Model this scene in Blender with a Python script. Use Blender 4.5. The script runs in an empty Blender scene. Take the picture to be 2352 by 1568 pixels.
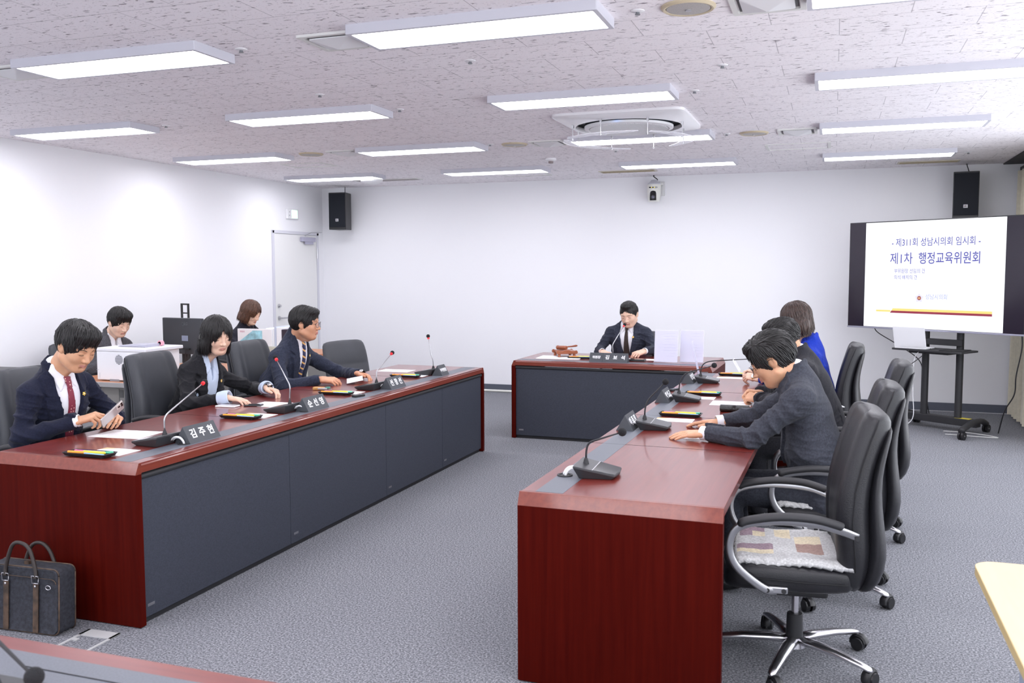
import bpy, bmesh, math, random
import numpy as np
from mathutils import Vector, Matrix, Euler, noise as mnoise

# ------------------------------------------------------------------ scene, camera, light
SC = bpy.context.scene
COL = SC.collection
CAM_H = 1.58
YAW, PITCH, ROLL = math.radians(19.41), math.radians(4.437), math.radians(-0.142)
cd = bpy.data.cameras.new('camera'); cam = bpy.data.objects.new('camera', cd); COL.objects.link(cam)
cd.sensor_fit = 'HORIZONTAL'; cd.sensor_width = 36.0; cd.lens = 2090.4 / 2352 * 36
cd.clip_start = 0.05; cd.clip_end = 60
cd.dof.use_dof = True; cd.dof.focus_distance = 6.2; cd.dof.aperture_fstop = 6.3
_cy, _sy, _cp, _sp = math.cos(YAW), math.sin(YAW), math.cos(PITCH), math.sin(PITCH)
_fw = Vector((-_sy * _cp, _cy * _cp, -_sp)); _rt = Vector((_cy, _sy, 0)); _up = _rt.cross(_fw)
_r2 = _rt * math.cos(ROLL) + _up * math.sin(ROLL); _u2 = _up * math.cos(ROLL) - _rt * math.sin(ROLL)
M = Matrix.Identity(4)
for i in range(3):
    M[i][0], M[i][1], M[i][2] = _r2[i], _u2[i], -_fw[i]
M[2][3] = CAM_H
cam.matrix_world = M
SC.camera = cam
w = bpy.data.worlds.new('room_air'); SC.world = w; w.use_nodes = True
w.node_tree.nodes['Background'].inputs[0].default_value = (0.9, 0.93, 1, 1)
w.node_tree.nodes['Background'].inputs[1].default_value = 2.4
SC.view_settings.view_transform = 'Standard'; SC.view_settings.look = 'None'
SC.view_settings.exposure = 0.66; SC.view_settings.gamma = 1.0; SC.view_settings.use_curve_mapping = False
LAMP_STRENGTH = 10.5
cy_ = SC.cycles
cy_.max_bounces = 7; cy_.diffuse_bounces = 4; cy_.glossy_bounces = 3; cy_.transmission_bounces = 4; cy_.transparent_max_bounces = 6
cy_.caustics_reflective = False; cy_.caustics_refractive = False
CEIL = 2.72; WX0, WX1, WY0, WY1 = -6.70, 1.98, -3.2, 11.12
TOP = 0.74
rnd = random.Random(7)
PI = math.pi

# ------------------------------------------------------------------ materials
MATS = {}
def mat(name, col, rough=0.6, metal=0.0, coat=0.0, coat_r=0.1, spec=0.5, noise=None, bump=None, emit=None, trans=0.0, alpha=1.0, sheen=0.0, sub=0.0, aniso=0.0):
    """noise=(scale, dark factor, stretch xyz); bump=(scale, strength, stretch)"""
    if name in MATS: return MATS[name]
    m = bpy.data.materials.new(name); m.use_nodes = True; MATS[name] = m
    nt = m.node_tree; b = nt.nodes['Principled BSDF']
    c4 = (*col, 1)
    b.inputs['Base Color'].default_value = c4; b.inputs['Roughness'].default_value = rough
    b.inputs['Metallic'].default_value = metal; b.inputs['Specular IOR Level'].default_value = spec
    b.inputs['Coat Weight'].default_value = coat; b.inputs['Coat Roughness'].default_value = coat_r
    b.inputs['Transmission Weight'].default_value = trans; b.inputs['Alpha'].default_value = alpha
    b.inputs['Sheen Weight'].default_value = sheen
    b.inputs['Anisotropic'].default_value = aniso
    if sub: b.inputs['Subsurface Weight'].default_value = sub; b.inputs['Subsurface Radius'].default_value = (.012, .005, .003); b.inputs['Subsurface Scale'].default_value = 1.0
    if emit: b.inputs['Emission Color'].default_value = (*emit[0], 1); b.inputs['Emission Strength'].default_value = emit[1]
    def chain(scale, st, detail=3):
        tc = nt.nodes.new('ShaderNodeTexCoord'); mp = nt.nodes.new('ShaderNodeMapping'); n = nt.nodes.new('ShaderNodeTexNoise')
        mp.inputs['Scale'].default_value = st; n.inputs['Scale'].default_value = scale; n.inputs['Detail'].default_value = detail
        nt.links.new(tc.outputs['Object'], mp.inputs[0]); nt.links.new(mp.outputs[0], n.inputs['Vector']); return n
    if noise:
        n = chain(noise[0], noise[2] if len(noise) > 2 else (1, 1, 1), 4)
        r = nt.nodes.new('ShaderNodeValToRGB'); nt.links.new(n.outputs['Fac'], r.inputs[0])
        k = noise[1]
        r.color_ramp.elements[0].position = .32; r.color_ramp.elements[1].position = .68
        r.color_ramp.elements[0].color = tuple(min(1, x * (1 - k)) for x in col) + (1,)
        r.color_ramp.elements[1].color = tuple(min(1, x * (1 + k)) for x in col) + (1,)
        nt.links.new(r.outputs[0], b.inputs['Base Color'])
    if bump:
        n = chain(bump[0], bump[2] if len(bump) > 2 else (1, 1, 1), 2)
        bp = nt.nodes.new('ShaderNodeBump'); bp.inputs['Strength'].default_value = bump[1]; bp.inputs['Distance'].default_value = .01
        nt.links.new(n.outputs['Fac'], bp.inputs['Height']); nt.links.new(bp.outputs[0], b.inputs['Normal'])
    return m

def carpet_material():
    m = mat('grey loop carpet', (.2, .2, .22), .95, spec=.15)
    nt = m.node_tree; b = nt.nodes['Principled BSDF']
    tc = nt.nodes.new('ShaderNodeTexCoord')
    n1 = nt.nodes.new('ShaderNodeTexNoise'); n1.inputs['Scale'].default_value = 115; n1.inputs['Detail'].default_value = 5; n1.inputs['Roughness'].default_value = .75
    n2 = nt.nodes.new('ShaderNodeTexNoise'); n2.inputs['Scale'].default_value = 1.3; n2.inputs['Detail'].default_value = 2
    n3 = nt.nodes.new('ShaderNodeTexNoise'); n3.inputs['Scale'].default_value = 420; n3.inputs['Detail'].default_value = 1
    for n in (n1, n2, n3): nt.links.new(tc.outputs['Object'], n.inputs['Vector'])
    r = nt.nodes.new('ShaderNodeValToRGB'); nt.links.new(n1.outputs['Fac'], r.inputs[0])
    e = r.color_ramp.elements; e[0].position = .38; e[0].color = (.08, .083, .094, 1); e[1].position = .61; e[1].color = (.40, .405, .43, 1)
    x = e.new(.5); x.color = (.205, .21, .23, 1)
    mx = nt.nodes.new('ShaderNodeMix'); mx.data_type = 'RGBA'; mx.blend_type = 'MULTIPLY'; mx.inputs[0].default_value = 1
    r2 = nt.nodes.new('ShaderNodeValToRGB'); nt.links.new(n2.outputs['Fac'], r2.inputs[0])
    r2.color_ramp.elements[0].color = (.86, .86, .88, 1); r2.color_ramp.elements[1].color = (1, 1, 1, 1)
    nt.links.new(r.outputs[0], mx.inputs[6]); nt.links.new(r2.outputs[0], mx.inputs[7]); nt.links.new(mx.outputs[2], b.inputs['Base Color'])
    bp = nt.nodes.new('ShaderNodeBump'); bp.inputs['Strength'].default_value = .25; bp.inputs['Distance'].default_value = .003
    nt.links.new(n3.outputs['Fac'], bp.inputs['Height']); nt.links.new(bp.outputs[0], b.inputs['Normal'])
    return m

def ceiling_material():
    m = mat('mineral fibre ceiling tile', (.7, .68, .7), .9, spec=.2)
    nt = m.node_tree; b = nt.nodes['Principled BSDF']; L = nt.links
    tc = nt.nodes.new('ShaderNodeTexCoord')
    def nz(scale, st, det, dist=0):
        mp = nt.nodes.new('ShaderNodeMapping'); mp.inputs['Scale'].default_value = st
        n = nt.nodes.new('ShaderNodeTexNoise'); n.inputs['Scale'].default_value = scale; n.inputs['Detail'].default_value = det; n.inputs['Distortion'].default_value = dist
        L.new(tc.outputs['Object'], mp.inputs[0]); L.new(mp.outputs[0], n.inputs['Vector']); return n
    n1 = nz(22, (1, 2.6, 1), 2, .6)
    r1 = nt.nodes.new('ShaderNodeValToRGB'); L.new(n1.outputs['Fac'], r1.inputs[0])
    r1.color_ramp.elements[0].position = .615; r1.color_ramp.elements[0].color = (1, 1, 1, 1); r1.color_ramp.elements[1].position = .70; r1.color_ramp.elements[1].color = (.34, .32, .34, 1)
    n2 = nz(90, (1, 1.6, 1), 1)
    r2 = nt.nodes.new('ShaderNodeValToRGB'); L.new(n2.outputs['Fac'], r2.inputs[0])
    r2.color_ramp.elements[0].position = .66; r2.color_ramp.elements[0].color = (1, 1, 1, 1); r2.color_ramp.elements[1].position = .75; r2.color_ramp.elements[1].color = (.6, .58, .6, 1)
    br = nt.nodes.new('ShaderNodeTexBrick'); L.new(tc.outputs['Object'], br.inputs['Vector'])
    br.inputs['Scale'].default_value = 1; br.inputs['Brick Width'].default_value = .6; br.inputs['Row Height'].default_value = .3; br.inputs['Mortar Size'].default_value = .0022
    br.inputs['Mortar Smooth'].default_value = .2; br.offset = .5; br.inputs['Bias'].default_value = 0
    br.inputs['Color1'].default_value = (.92, .885, .915, 1); br.inputs['Color2'].default_value = (.94, .905, .935, 1); br.inputs['Mortar'].default_value = (.55, .52, .55, 1)
    def mul(a, c):
        mx = nt.nodes.new('ShaderNodeMix'); mx.data_type = 'RGBA'; mx.blend_type = 'MULTIPLY'; mx.inputs[0].default_value = 1
        L.new(a, mx.inputs[6]); L.new(c, mx.inputs[7]); return mx.outputs[2]
    L.new(mul(mul(br.outputs['Color'], r1.outputs[0]), r2.outputs[0]), b.inputs['Base Color'])
    return m

def wood_material(name, c1, c2, coat, rough, vertical=False):
    m = mat(name, c1, rough, coat=coat, coat_r=.09)
    nt = m.node_tree; b = nt.nodes['Principled BSDF']; L = nt.links
    tc = nt.nodes.new('ShaderNodeTexCoord'); mp = nt.nodes.new('ShaderNodeMapping')
    mp.inputs['Scale'].default_value = (26, 26, .9) if vertical else (26, 1.0, 26)
    n = nt.nodes.new('ShaderNodeTexNoise'); n.inputs['Scale'].default_value = 1.6; n.inputs['Detail'].default_value = 6; n.inputs['Roughness'].default_value = .62; n.inputs['Distortion'].default_value = .25
    L.new(tc.outputs['Object'], mp.inputs[0]); L.new(mp.outputs[0], n.inputs['Vector'])
    r = nt.nodes.new('ShaderNodeValToRGB'); L.new(n.outputs['Fac'], r.inputs[0])
    r.color_ramp.elements[0].position = .3; r.color_ramp.elements[0].color = (*c1, 1); r.color_ramp.elements[1].position = .72; r.color_ramp.elements[1].color = (*c2, 1)
    L.new(r.outputs[0], b.inputs['Base Color'])
    return m

M_wall = mat('white wall paint', (.86, .86, .885), .75, spec=.25, bump=(60, .04))
M_carpet = carpet_material(); M_ceil = ceiling_material()
M_top = wood_material('mahogany veneer top', (.135, .013, .010), (.20, .028, .018), .55, .3)
M_end = wood_material('mahogany veneer panel', (.046, .0020, .0012), (.078, .0045, .002), 0, .5, True); M_end.node_tree.nodes['Principled BSDF'].inputs['Specular IOR Level'].default_value = .05
M_edge = wood_material('mahogany edge band', (.15, .022, .012), (.22, .04, .02), .3, .35)
M_char = mat('charcoal laminate', (.043, .048, .066), .55, spec=.35, noise=(180, .18), bump=(400, .05))
M_strip = mat('slate inlay laminate', (.115, .125, .15), .42, spec=.4, noise=(220, .12))
M_black = mat('black plastic', (.012, .012, .014), .38)
M_blackm = mat('matte black plastic', (.02, .02, .023), .6)
M_foam = mat('black foam', (.01, .01, .012), .95, bump=(300, .5))
M_leather = mat('black leather', (.013, .013, .016), .40, spec=.45, bump=(260, .12), noise=(6, .15))
M_leather_lit = mat('lit black leather', (.042, .045, .054), .48, spec=.5, bump=(260, .10), noise=(5, .1))  # same black leather with the light on the left chairs put into its colour
M_stitch = mat('dark seam', (.006, .006, .008), .8)
M_chrome = mat('polished aluminium', (.72, .71, .74), .27, metal=1)
M_silver = mat('brushed silver', (.5, .5, .52), .35, metal=1)
M_white = mat('white plastic', (.82, .82, .84), .45)
M_offw = mat('off white plastic', (.72, .72, .70), .5)
M_paper = mat('white paper', (.88, .88, .9), .8, spec=.2)
M_kraft = mat('tan card', (.62, .42, .2), .8)
M_frame = mat('light fitting frame', (.58, .58, .64), .4)
M_diff = mat('lit diffuser', (1, 1, 1), .5, emit=((.94, .935, 1.0), LAMP_STRENGTH))
M_red = mat('red plastic', (.75, .03, .04), .4)
M_steel = mat('steel', (.55, .55, .57), .3, metal=1)
M_glassy = mat('glossy dark screen', (.004, .004, .006), .08, spec=.6)

# ------------------------------------------------------------------ mesh helpers
class G:
    def __init__(s): s.v = []; s.f = []; s.m = []
    def add(s, vs, fs, mi=0, M=None):
        o = len(s.v)
        for p in vs:
            p = Vector(p); s.v.append(tuple(M @ p) if M is not None else tuple(p))
        for f in fs: s.f.append(tuple(i + o for i in f)); s.m.append(mi)
        return s
    def box(s, c, d, mi=0, rot=None, M=None, taper=1.0):
        x, y, z = d[0] / 2, d[1] / 2, d[2] / 2
        R = Matrix.Translation(c) @ (Euler(rot).to_matrix().to_4x4() if rot else Matrix.Identity(4))
        if M is not None: R = M @ R
        t = taper
        vs = [(-x, -y, -z), (x, -y, -z), (x, y, -z), (-x, y, -z), (-x * t, -y * t, z), (x * t, -y * t, z), (x * t, y * t, z), (-x * t, y * t, z)]
        return s.add(vs, [(0, 3, 2, 1), (4, 5, 6, 7), (0, 1, 5, 4), (1, 2, 6, 5), (2, 3, 7, 6), (3, 0, 4, 7)], mi, R)
    def box2(s, a, b, mi=0, M=None):
        return s.box([(a[i] + b[i]) / 2 for i in range(3)], [abs(b[i] - a[i]) for i in range(3)], mi, M=M)
    def prism(s, poly, h0, h1, axis='z', mi=0, M=None):
        n = len(poly)
        def P(p, h): return {'z': (p[0], p[1], h), 'y': (p[0], h, p[1]), 'x': (h, p[0], p[1])}[axis]
        vs = [P(p, h0) for p in poly] + [P(p, h1) for p in poly]
        fs = [tuple(range(n))[::-1], tuple(range(n, 2 * n))] + [(i, (i + 1) % n, n + (i + 1) % n, n + i) for i in range(n)]
        return s.add(vs, fs, mi, M)
    def loft(s, rings, mi=0, cap=True, M=None, closed=True):
        n = len(rings[0]); vs = [p for r in rings for p in r]; fs = []
        for k in range(len(rings) - 1):
            for i in range(n if closed else n - 1):
                j = (i + 1) % n
                fs.append((k * n + i, k * n + j, (k + 1) * n + j, (k + 1) * n + i))
        if cap: fs.append(tuple(range(n))[::-1]); fs.append(tuple((len(rings) - 1) * n + i for i in range(n)))
        return s.add(vs, fs, mi, M)
    def tube(s, pts, r, n=10, mi=0, flat=1.0, upv=None, M=None):
        pts = [Vector(p) for p in pts]; rings = []
        rs = r if isinstance(r, (list, tuple)) else [r] * len(pts)
        prev = None
        for i, p in enumerate(pts):
            t = (pts[min(i + 1, len(pts) - 1)] - pts[max(i - 1, 0)]).normalized()
            if prev is None:
                a = Vector(upv) if upv else (Vector((0, 0, 1)) if abs(t.z) < .9 else Vector((1, 0, 0)))
            else: a = prev
            a = (a - t * a.dot(t)).normalized(); prev = a; b = t.cross(a)
            rings.append([tuple(p + (a * math.cos(2 * PI * k / n) * flat + b * math.sin(2 * PI * k / n)) * rs[i]) for k in range(n)])
        return s.loft(rings, mi, True, M)
    def cyl(s, a, b, r1, r2=None, n=20, mi=0, M=None):
        return s.tube([a, b], [r1, r1 if r2 is None else r2], n, mi, M=M)
    def lathe(s, prof, c=(0, 0, 0), n=24, mi=0, axis='z', M=None):
        rings = []
        for r, h in prof:
            ring = []
            for k in range(n):
                u, v = max(r, 1e-5) * math.cos(2 * PI * k / n), max(r, 1e-5) * math.sin(2 * PI * k / n)
                q = {'z': (u, v, h), 'x': (h, u, v), 'y': (v, h, u)}[axis]
                ring.append((q[0] + c[0], q[1] + c[1], q[2] + c[2]))
            rings.append(ring)
        return s.loft(rings, mi, True, M)
    def ell(s, c, r, n=16, mi=0, rot=None, M=None):
        R = Matrix.Translation(c) @ (Euler(rot).to_matrix().to_4x4() if rot else Matrix.Identity(4)) @ Matrix.Diagonal((*r, 1)) if hasattr(r, '__len__') else Matrix.Translation(c) @ Matrix.Scale(r, 4)
        if M is not None: R = M @ R
        m = max(6, n // 2)
        prof = [(math.sin(PI * k / m), -math.cos(PI * k / m)) for k in range(m + 1)]
        return s.lathe(prof, (0, 0, 0), n, mi, 'z', R)
    def build(s, name, mats, parent=None, smooth=40, bevel=0, seg=2, sub=0, loc=None, rotz=None):
        me = bpy.data.meshes.new(name); me.from_pydata(s.v, [], s.f)
        mats = mats if isinstance(mats, (list, tuple)) else [mats]
        for m in mats: me.materials.append(m)
        if len(mats) > 1: me.polygons.foreach_set('material_index', s.m)
        bm = bmesh.new(); bm.from_mesh(me); bmesh.ops.recalc_face_normals(bm, faces=bm.faces); bm.to_mesh(me); bm.free()
        o = bpy.data.objects.new(name, me); COL.objects.link(o)
        if parent: o.parent = parent
        if loc: o.location = loc
        if rotz is not None: o.rotation_euler = (0, 0, rotz)
        finish(o, smooth, bevel, seg, sub)
        return o
def finish(o, smooth=40, bevel=0, seg=2, sub=0):
    me = o.data
    if smooth:
        me.polygons.foreach_set('use_smooth', [True] * len(me.polygons))
        if smooth < 180 and not bevel: me.set_sharp_from_angle(angle=math.radians(smooth))
    if bevel:
        b = o.modifiers.new('bevel', 'BEVEL'); b.width = bevel; b.segments = seg; b.limit_method = 'ANGLE'; b.angle_limit = math.radians(35); b.harden_normals = True
    if sub:
        b = o.modifiers.new('sub', 'SUBSURF'); b.levels = sub; b.render_levels = sub
    me.update()
def empty(name, loc=(0, 0, 0), rotz=0, label=None, cat=None, group=None):
    o = bpy.data.objects.new(name, None); COL.objects.link(o); o.location = loc; o.rotation_euler = (0, 0, rotz); o.empty_display_size = .1
    tag(o, label, cat, group); return o
def tag(o, label=None, cat=None, group=None, kind=None):
    if label: o['label'] = label
    if cat: o['category'] = cat
    if group: o['group'] = group
    if kind: o['kind'] = kind
    return o
def struct(g, name, mats, **k):
    o = g.build(name, mats, **k); o['kind'] = 'structure'; return o
def dup(root, loc=None, rotz=None, label=None, group=None):
    r = root.copy(); COL.objects.link(r)
    if loc is not None: r.location = loc
    if rotz is not None: r.rotation_euler = (0, 0, rotz)
    if label: r['label'] = label
    if group: r['group'] = group
    for ch in list(root.children):
        c = ch.copy(); COL.objects.link(c); c.parent = r
        for gch in list(ch.children):
            d = gch.copy(); COL.objects.link(d); d.parent = c
    return r
def text(name, body, size, mtl, M, parent=None, ext=.0008, align='CENTER', sx=1.0, shear=0, bold=0.0, spacing=1.0, alignv='CENTER'):
    """lettering turned into a mesh; M places the text plane (x = reading direction, z = out of the surface)"""
    c = bpy.data.curves.new(name, 'FONT'); c.body = body; c.size = size; c.extrude = ext; c.align_x = align; c.align_y = alignv; c.offset = bold; c.shear = shear; c.space_character = spacing; c.resolution_u = 3
    t = bpy.data.objects.new(name + '_tmp', c); COL.objects.link(t)
    dg = bpy.context.evaluated_depsgraph_get(); me = bpy.data.meshes.new_from_object(t.evaluated_get(dg))
    bpy.data.objects.remove(t); bpy.data.curves.remove(c)
    me.name = name; me.materials.clear(); me.materials.append(mtl)
    me.transform(M @ Matrix.Diagonal((sx, 1, 1, 1)))
    o = bpy.data.objects.new(name, me); COL.objects.link(o)
    if parent: o.parent = parent
    return o
def frame(o, x, z):
    x = Vector(x).normalized(); z = Vector(z).normalized(); z = (z - x * z.dot(x)).normalized(); y = z.cross(x)
    m = Matrix.Identity(4)
    for i in range(3): m[i][0], m[i][1], m[i][2], m[i][3] = x[i], y[i], z[i], o[i]
    return m
def bez(p0, p1, p2, p3, n=12):
    p = [Vector(q) for q in (p0, p1, p2, p3)]
    return [p[0] * (1 - t) ** 3 + p[1] * 3 * t * (1 - t) ** 2 + p[2] * 3 * t * t * (1 - t) + p[3] * t ** 3 for t in [i / n for i in range(n + 1)]]
def spline(pts, n=6):
    P = [Vector(p) for p in pts]; P = [P[0] * 2 - P[1]] + P + [P[-1] * 2 - P[-2]]; out = []
    for i in range(1, len(P) - 2):
        for k in range(n):
            t = k / n; a, b, c, d = P[i - 1:i + 3]
            out.append(.5 * (2 * b + (c - a) * t + (2 * a - 5 * b + 4 * c - d) * t * t + (3 * b - a - 3 * c + d) * t ** 3))
    out.append(P[-2]); return out
def rrect(w, h, r, n=5):
    out = []
    for cx, cy, a0 in ((w / 2 - r, h / 2 - r, 0), (-w / 2 + r, h / 2 - r, 90), (-w / 2 + r, -h / 2 + r, 180), (w / 2 - r, -h / 2 + r, 270)):
        for k in range(n + 1):
            a = math.radians(a0 + 90 * k / n); out.append((cx + r * math.cos(a), cy + r * math.sin(a)))
    return out
# ------------------------------------------------------------------ the room
struct(G().box2((WX0 - .2, WY0 - .2, -.1), (WX1 + .2, WY1 + .2, 0)), 'floor', M_carpet, smooth=0)
struct(G().box2((WX0 - .2, WY0 - .2, CEIL), (WX1 + .2, WY1 + .2, CEIL + .1)), 'ceiling', M_ceil, smooth=0)
struct(G().box2((WX0 - .12, WY0 - .2, 0), (WX0, WY1 + .12, CEIL)), 'wall_left', M_wall, smooth=0)
struct(G().box2((WX0, WY1, 0), (WX1 + .12, WY1 + .12, CEIL)), 'wall_back', M_wall, smooth=0)
g = G(); g.box2((WX1, WY0 - .2, 0), (WX1 + .12, WY1, .35)); g.box2((WX1, WY0 - .2, CEIL - .1), (WX1 + .12, WY1, CEIL)); g.box2((WX1, 8.8, .35), (WX1 + .12, WY1, CEIL - .1))
for yy in (-3.2, -.8, 1.6, 4.0, 6.4): g.box2((WX1, yy - .06, .35), (WX1 + .12, yy + .06, CEIL - .1))
struct(g, 'wall_right', M_wall, smooth=0)
g = G(); g.box2((WX0, WY0 - .12, 0), (WX1, WY0, .35)); g.box2((WX0, WY0 - .12, CEIL - .1), (WX1, WY0, CEIL))  # unseen wall; its window openings are added to light the ceiling
for xx in (-6.64, -4.4, -2.2, 0, 1.9): g.box2((xx - .06, WY0 - .12, .35), (xx + .06, WY0, CEIL - .1))
struct(g, 'wall_front', M_wall, smooth=0)
M_base = mat('slate baseboard', (.09, .10, .13), .5)
M_conduit = mat('pale cable duct', (.75, .75, .7), .5)
struct(G().box2((WX0, WY1 - .012, .012), (WX1, WY1, .10)), 'baseboard_back', M_base, smooth=0)
struct(G().box2((WX0, 0, .0), (WX0 + .012, WY1 - .012, .10)), 'baseboard_left', M_base, smooth=0)
cd_ = G().tube([(-6.6, WY1 - .03, .016), (-2.6, WY1 - .03, .016)], .016, 10).build('floor_cable_duct', M_conduit)
tag(cd_, 'pale round cable duct along the foot of the back wall', 'cable duct')

# door in the left wall, near the far corner
DM = mat('cream door paint', (.80, .80, .79), .5)
d = G(); d.box2((WX0, 9.93, .01), (WX0 + .012, 10.93, 2.06)); door = struct(d, 'door_1', DM, smooth=0, bevel=.002)
fr = G()
for a, b in (((WX0, 9.885, 0), (WX0 + .02, 9.925, 2.10)), ((WX0, 10.935, 0), (WX0 + .02, 10.975, 2.10)), ((WX0, 9.885, 2.065), (WX0 + .02, 10.975, 2.105))): fr.box2(a, b)
fr.build('door_frame', mat('door frame paint', (.66, .66, .72), .5), door, bevel=.002)
h = G(); h.cyl((WX0 + .012, 10.0, .985), (WX0 + .022, 10.0, .985), .026); h.cyl((WX0 + .02, 10.0, .985), (WX0 + .055, 10.0, .985), .009); h.tube([(WX0 + .055, 9.995, .985), (WX0 + .058, 10.05, .985), (WX0 + .055, 10.13, .983)], .010)
h.build('door_handle', M_steel, door)
h = G(); h.cyl((WX0 + .012, 10.0, 1.14), (WX0 + .024, 10.0, 1.14), .026); h.cyl((WX0 + .02, 10.0, 1.14), (WX0 + .045, 10.0, 1.14), .016); h.build('door_lock', M_steel, door)
h = G(); h.box2((WX0 + .012, 10.52, 1.975), (WX0 + .062, 10.84, 2.035)); h.box2((WX0 + .03, 10.60, 1.94), (WX0 + .05, 10.80, 1.99))
h.build('door_closer', mat('grey lilac paint', (.42, .41, .52), .4), door, bevel=.006)
h = G(); h.tube([(WX0 + .04, 10.60, 2.05), (WX0 + .10, 10.66, 2.095), (WX0 + .05, 11.0, 2.11)], .009, 8, flat=.5); h.build('closer_arm', M_steel, door)
for z in (1.82, .30):
    G().cyl((WX0 + .02, 10.935, z - .07), (WX0 + .02, 10.935, z + .07), .011).build('hinge', M_steel, door)
# exit sign
ex = empty('exit_sign', (WX0, 10.34, 2.325), 0, 'small white exit sign with lit green face above the door', 'exit sign')
G().box2((0, -.13, -.065), (.035, .13, .065)).build('housing', M_white, ex, bevel=.006)
g_ = G().box2((.034, -.035, -.05), (.037, .095, .05)); g_.build('lit_panel', mat('exit sign light', (.6, 1, .75), .4, emit=((.45, 1, .62), 1.3)), ex, bevel=.001)
g_ = G(); g_.ell((.038, .05, .025), (.001, .009, .009), 10); g_.prism([(.015, -.035), (.03, -.01), (.035, .012), (.055, .014), (.07, -.005), (.06, -.012), (.05, -.002), (.047, -.015), (.062, -.038), (.05, -.042), (.038, -.022), (.025, -.042)], .0372, .0385, 'x')
g_.build('running_man_symbol', mat('white sign symbol', (.9, 1, .92), .4, emit=((.9, 1, .92), 1.2)), ex)
for z in (.025, -.02): G().ell((.036, -.085, z), (.003, .008, .008), 10).build('indicator', mat('grey button', (.4, .4, .42), .5), ex)

# curtain and its pelmet at the right end of the back wall
M_curt = mat('beige curtain cloth', (.62, .58, .46), .85, sheen=.3, noise=(30, .06))
cu = empty('curtain', (1.86, 10.3, 0), 0, 'floor length beige curtain hanging at the right end of the room', 'curtain')
g_ = G(); N = 150; rings = []
for side in (0, 1):
    pass
pts = []
for i in range(N + 1):
    y = 9.0 + 1.95 * i / N
    pts.append((1.86 + .045 * math.sin(i * .50) + .012 * math.sin(i * 1.3 + 1), y))
poly = pts + [(x + .006, y) for x, y in reversed(pts)]
rings = []
for z, sp in ((.03, 1.12), (.7, 1.05), (1.6, 1.0), (2.62, .9)):
    rings.append([(1.86 + (x - 1.86) * sp - 1.86, y - 10.3, z) for x, y in poly])
g_.loft(rings); g_.build('cloth', M_curt, cu, smooth=60)
g_ = G().box2((-.02, -1.35, 2.62), (.03, .68, 2.66)); g_.build('curtain_rail', M_blackm, cu)
struct(G().box2((1.70, 9.0, CEIL - .012), (1.98, WY1, CEIL - .001)), 'trim_1', mat('dark curtain recess', (.03, .03, .035), .7), smooth=0)

# ------------------------------------------------------------------ ceiling fittings
def ceiling_light(loc, label):
    t = empty('ceiling_light', loc, 0, label, 'ceiling light', 'rectangular ceiling lights')
    g = G(); W, D, hh, b = 1.2, .33, .045, .022
    o = rrect(W, D, .004, 1); i = rrect(W - 2 * b, D - 2 * b, .003, 1); i2 = rrect(W - .02, D - .02, .003, 1)
    rings = [[(x, y, 0) for x, y in o], [(x, y, -hh) for x, y in o], [(x, y, -hh) for x, y in i], [(x, y, -hh + .006) for x, y in i]]
    g.loft(rings, cap=False); g.build('frame', M_frame, t, smooth=0)
    G().box2((-W / 2 + b, -D / 2 + b, -hh + .008), (W / 2 - b, D / 2 - b, -hh + .003)).build('diffuser', M_diff, t, smooth=0)
    return t
LX = (-5.67, -3.61, -1.565, .47); LY = (-1.78, .14, 2.06, 3.985, 5.825, 7.74, 9.70)
rown = {3.985: 'nearest row', 5.825: 'second row from the camera', 7.74: 'third row from the camera', 9.70: 'row closest to the back wall'}
coln = ('leftmost', 'second from left', 'third from left', 'rightmost')
L0 = None
for y in LY:
    for i, x in enumerate(LX):
        if y < 3 :
            lab = 'lit rectangular ceiling light behind the photographer'
        else: lab = 'lit rectangular ceiling light, %s in the %s' % (coln[i], rown[y])
        if L0 is None: L0 = ceiling_light((x, y, CEIL), lab)
        else: dup(L0, (x, y, CEIL), 0, lab)

# square air vents beside the lights
def vent(w, d):
    t = empty('ceiling_vent', (0, 0, CEIL), 0, None, 'air vent', 'square vents beside the lights')
    g = G(); o = rrect(w, d, .01, 2); i = rrect(w - .05, d - .05, .01, 2)
    g.loft([[(x, y, 0) for x, y in o], [(x, y, -.012) for x, y in o], [(x, y, -.012) for x, y in i], [(x, y, .0) for x, y in i]], cap=False); g.build('vent_frame', M_offw, t, smooth=0)
    g = G().box2((-w / 2 + .03, -d / 2 + .03, -.003), (w / 2 - .03, d / 2 - .03, -.001)); g.build('vent_recess', mat('dark recess', (.16, .16, .17), .8), t, smooth=0)
    g = G(); i = rrect(w - .09, d - .09, .012, 2)
    g.loft([[(x, y, -.010) for x, y in i], [(x, y, -.016) for x, y in i], [(x * .05, y * .05, -.045) for x, y in i]]); g.build('deflector', mat('vent white', (.74, .74, .76), .5), t, smooth=0)
    return t
V0 = vent(.31, .30)
vl = [(-2.335, 4.06, 'square air vent at the left end of the nearest centre light'), (-4.43, 4.06, 'square air vent at the left edge beside the nearest left light'), (-.29, 4.10, 'square air vent beside the light cut off at the top right'),
      (-2.42, 7.87, 'square air vent just left of the light behind the air conditioner'), (-4.43, 7.82, 'square air vent left of the small light over the exit door side'), (-.305, 7.93, 'square air vent left of the third light in the right column')]
for i, (x, y, lb) in enumerate(vl):
    if i == 0: V0.location = (x, y, CEIL); V0['label'] = lb
    else: dup(V0, (x, y, CEIL), 0, lb)
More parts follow.
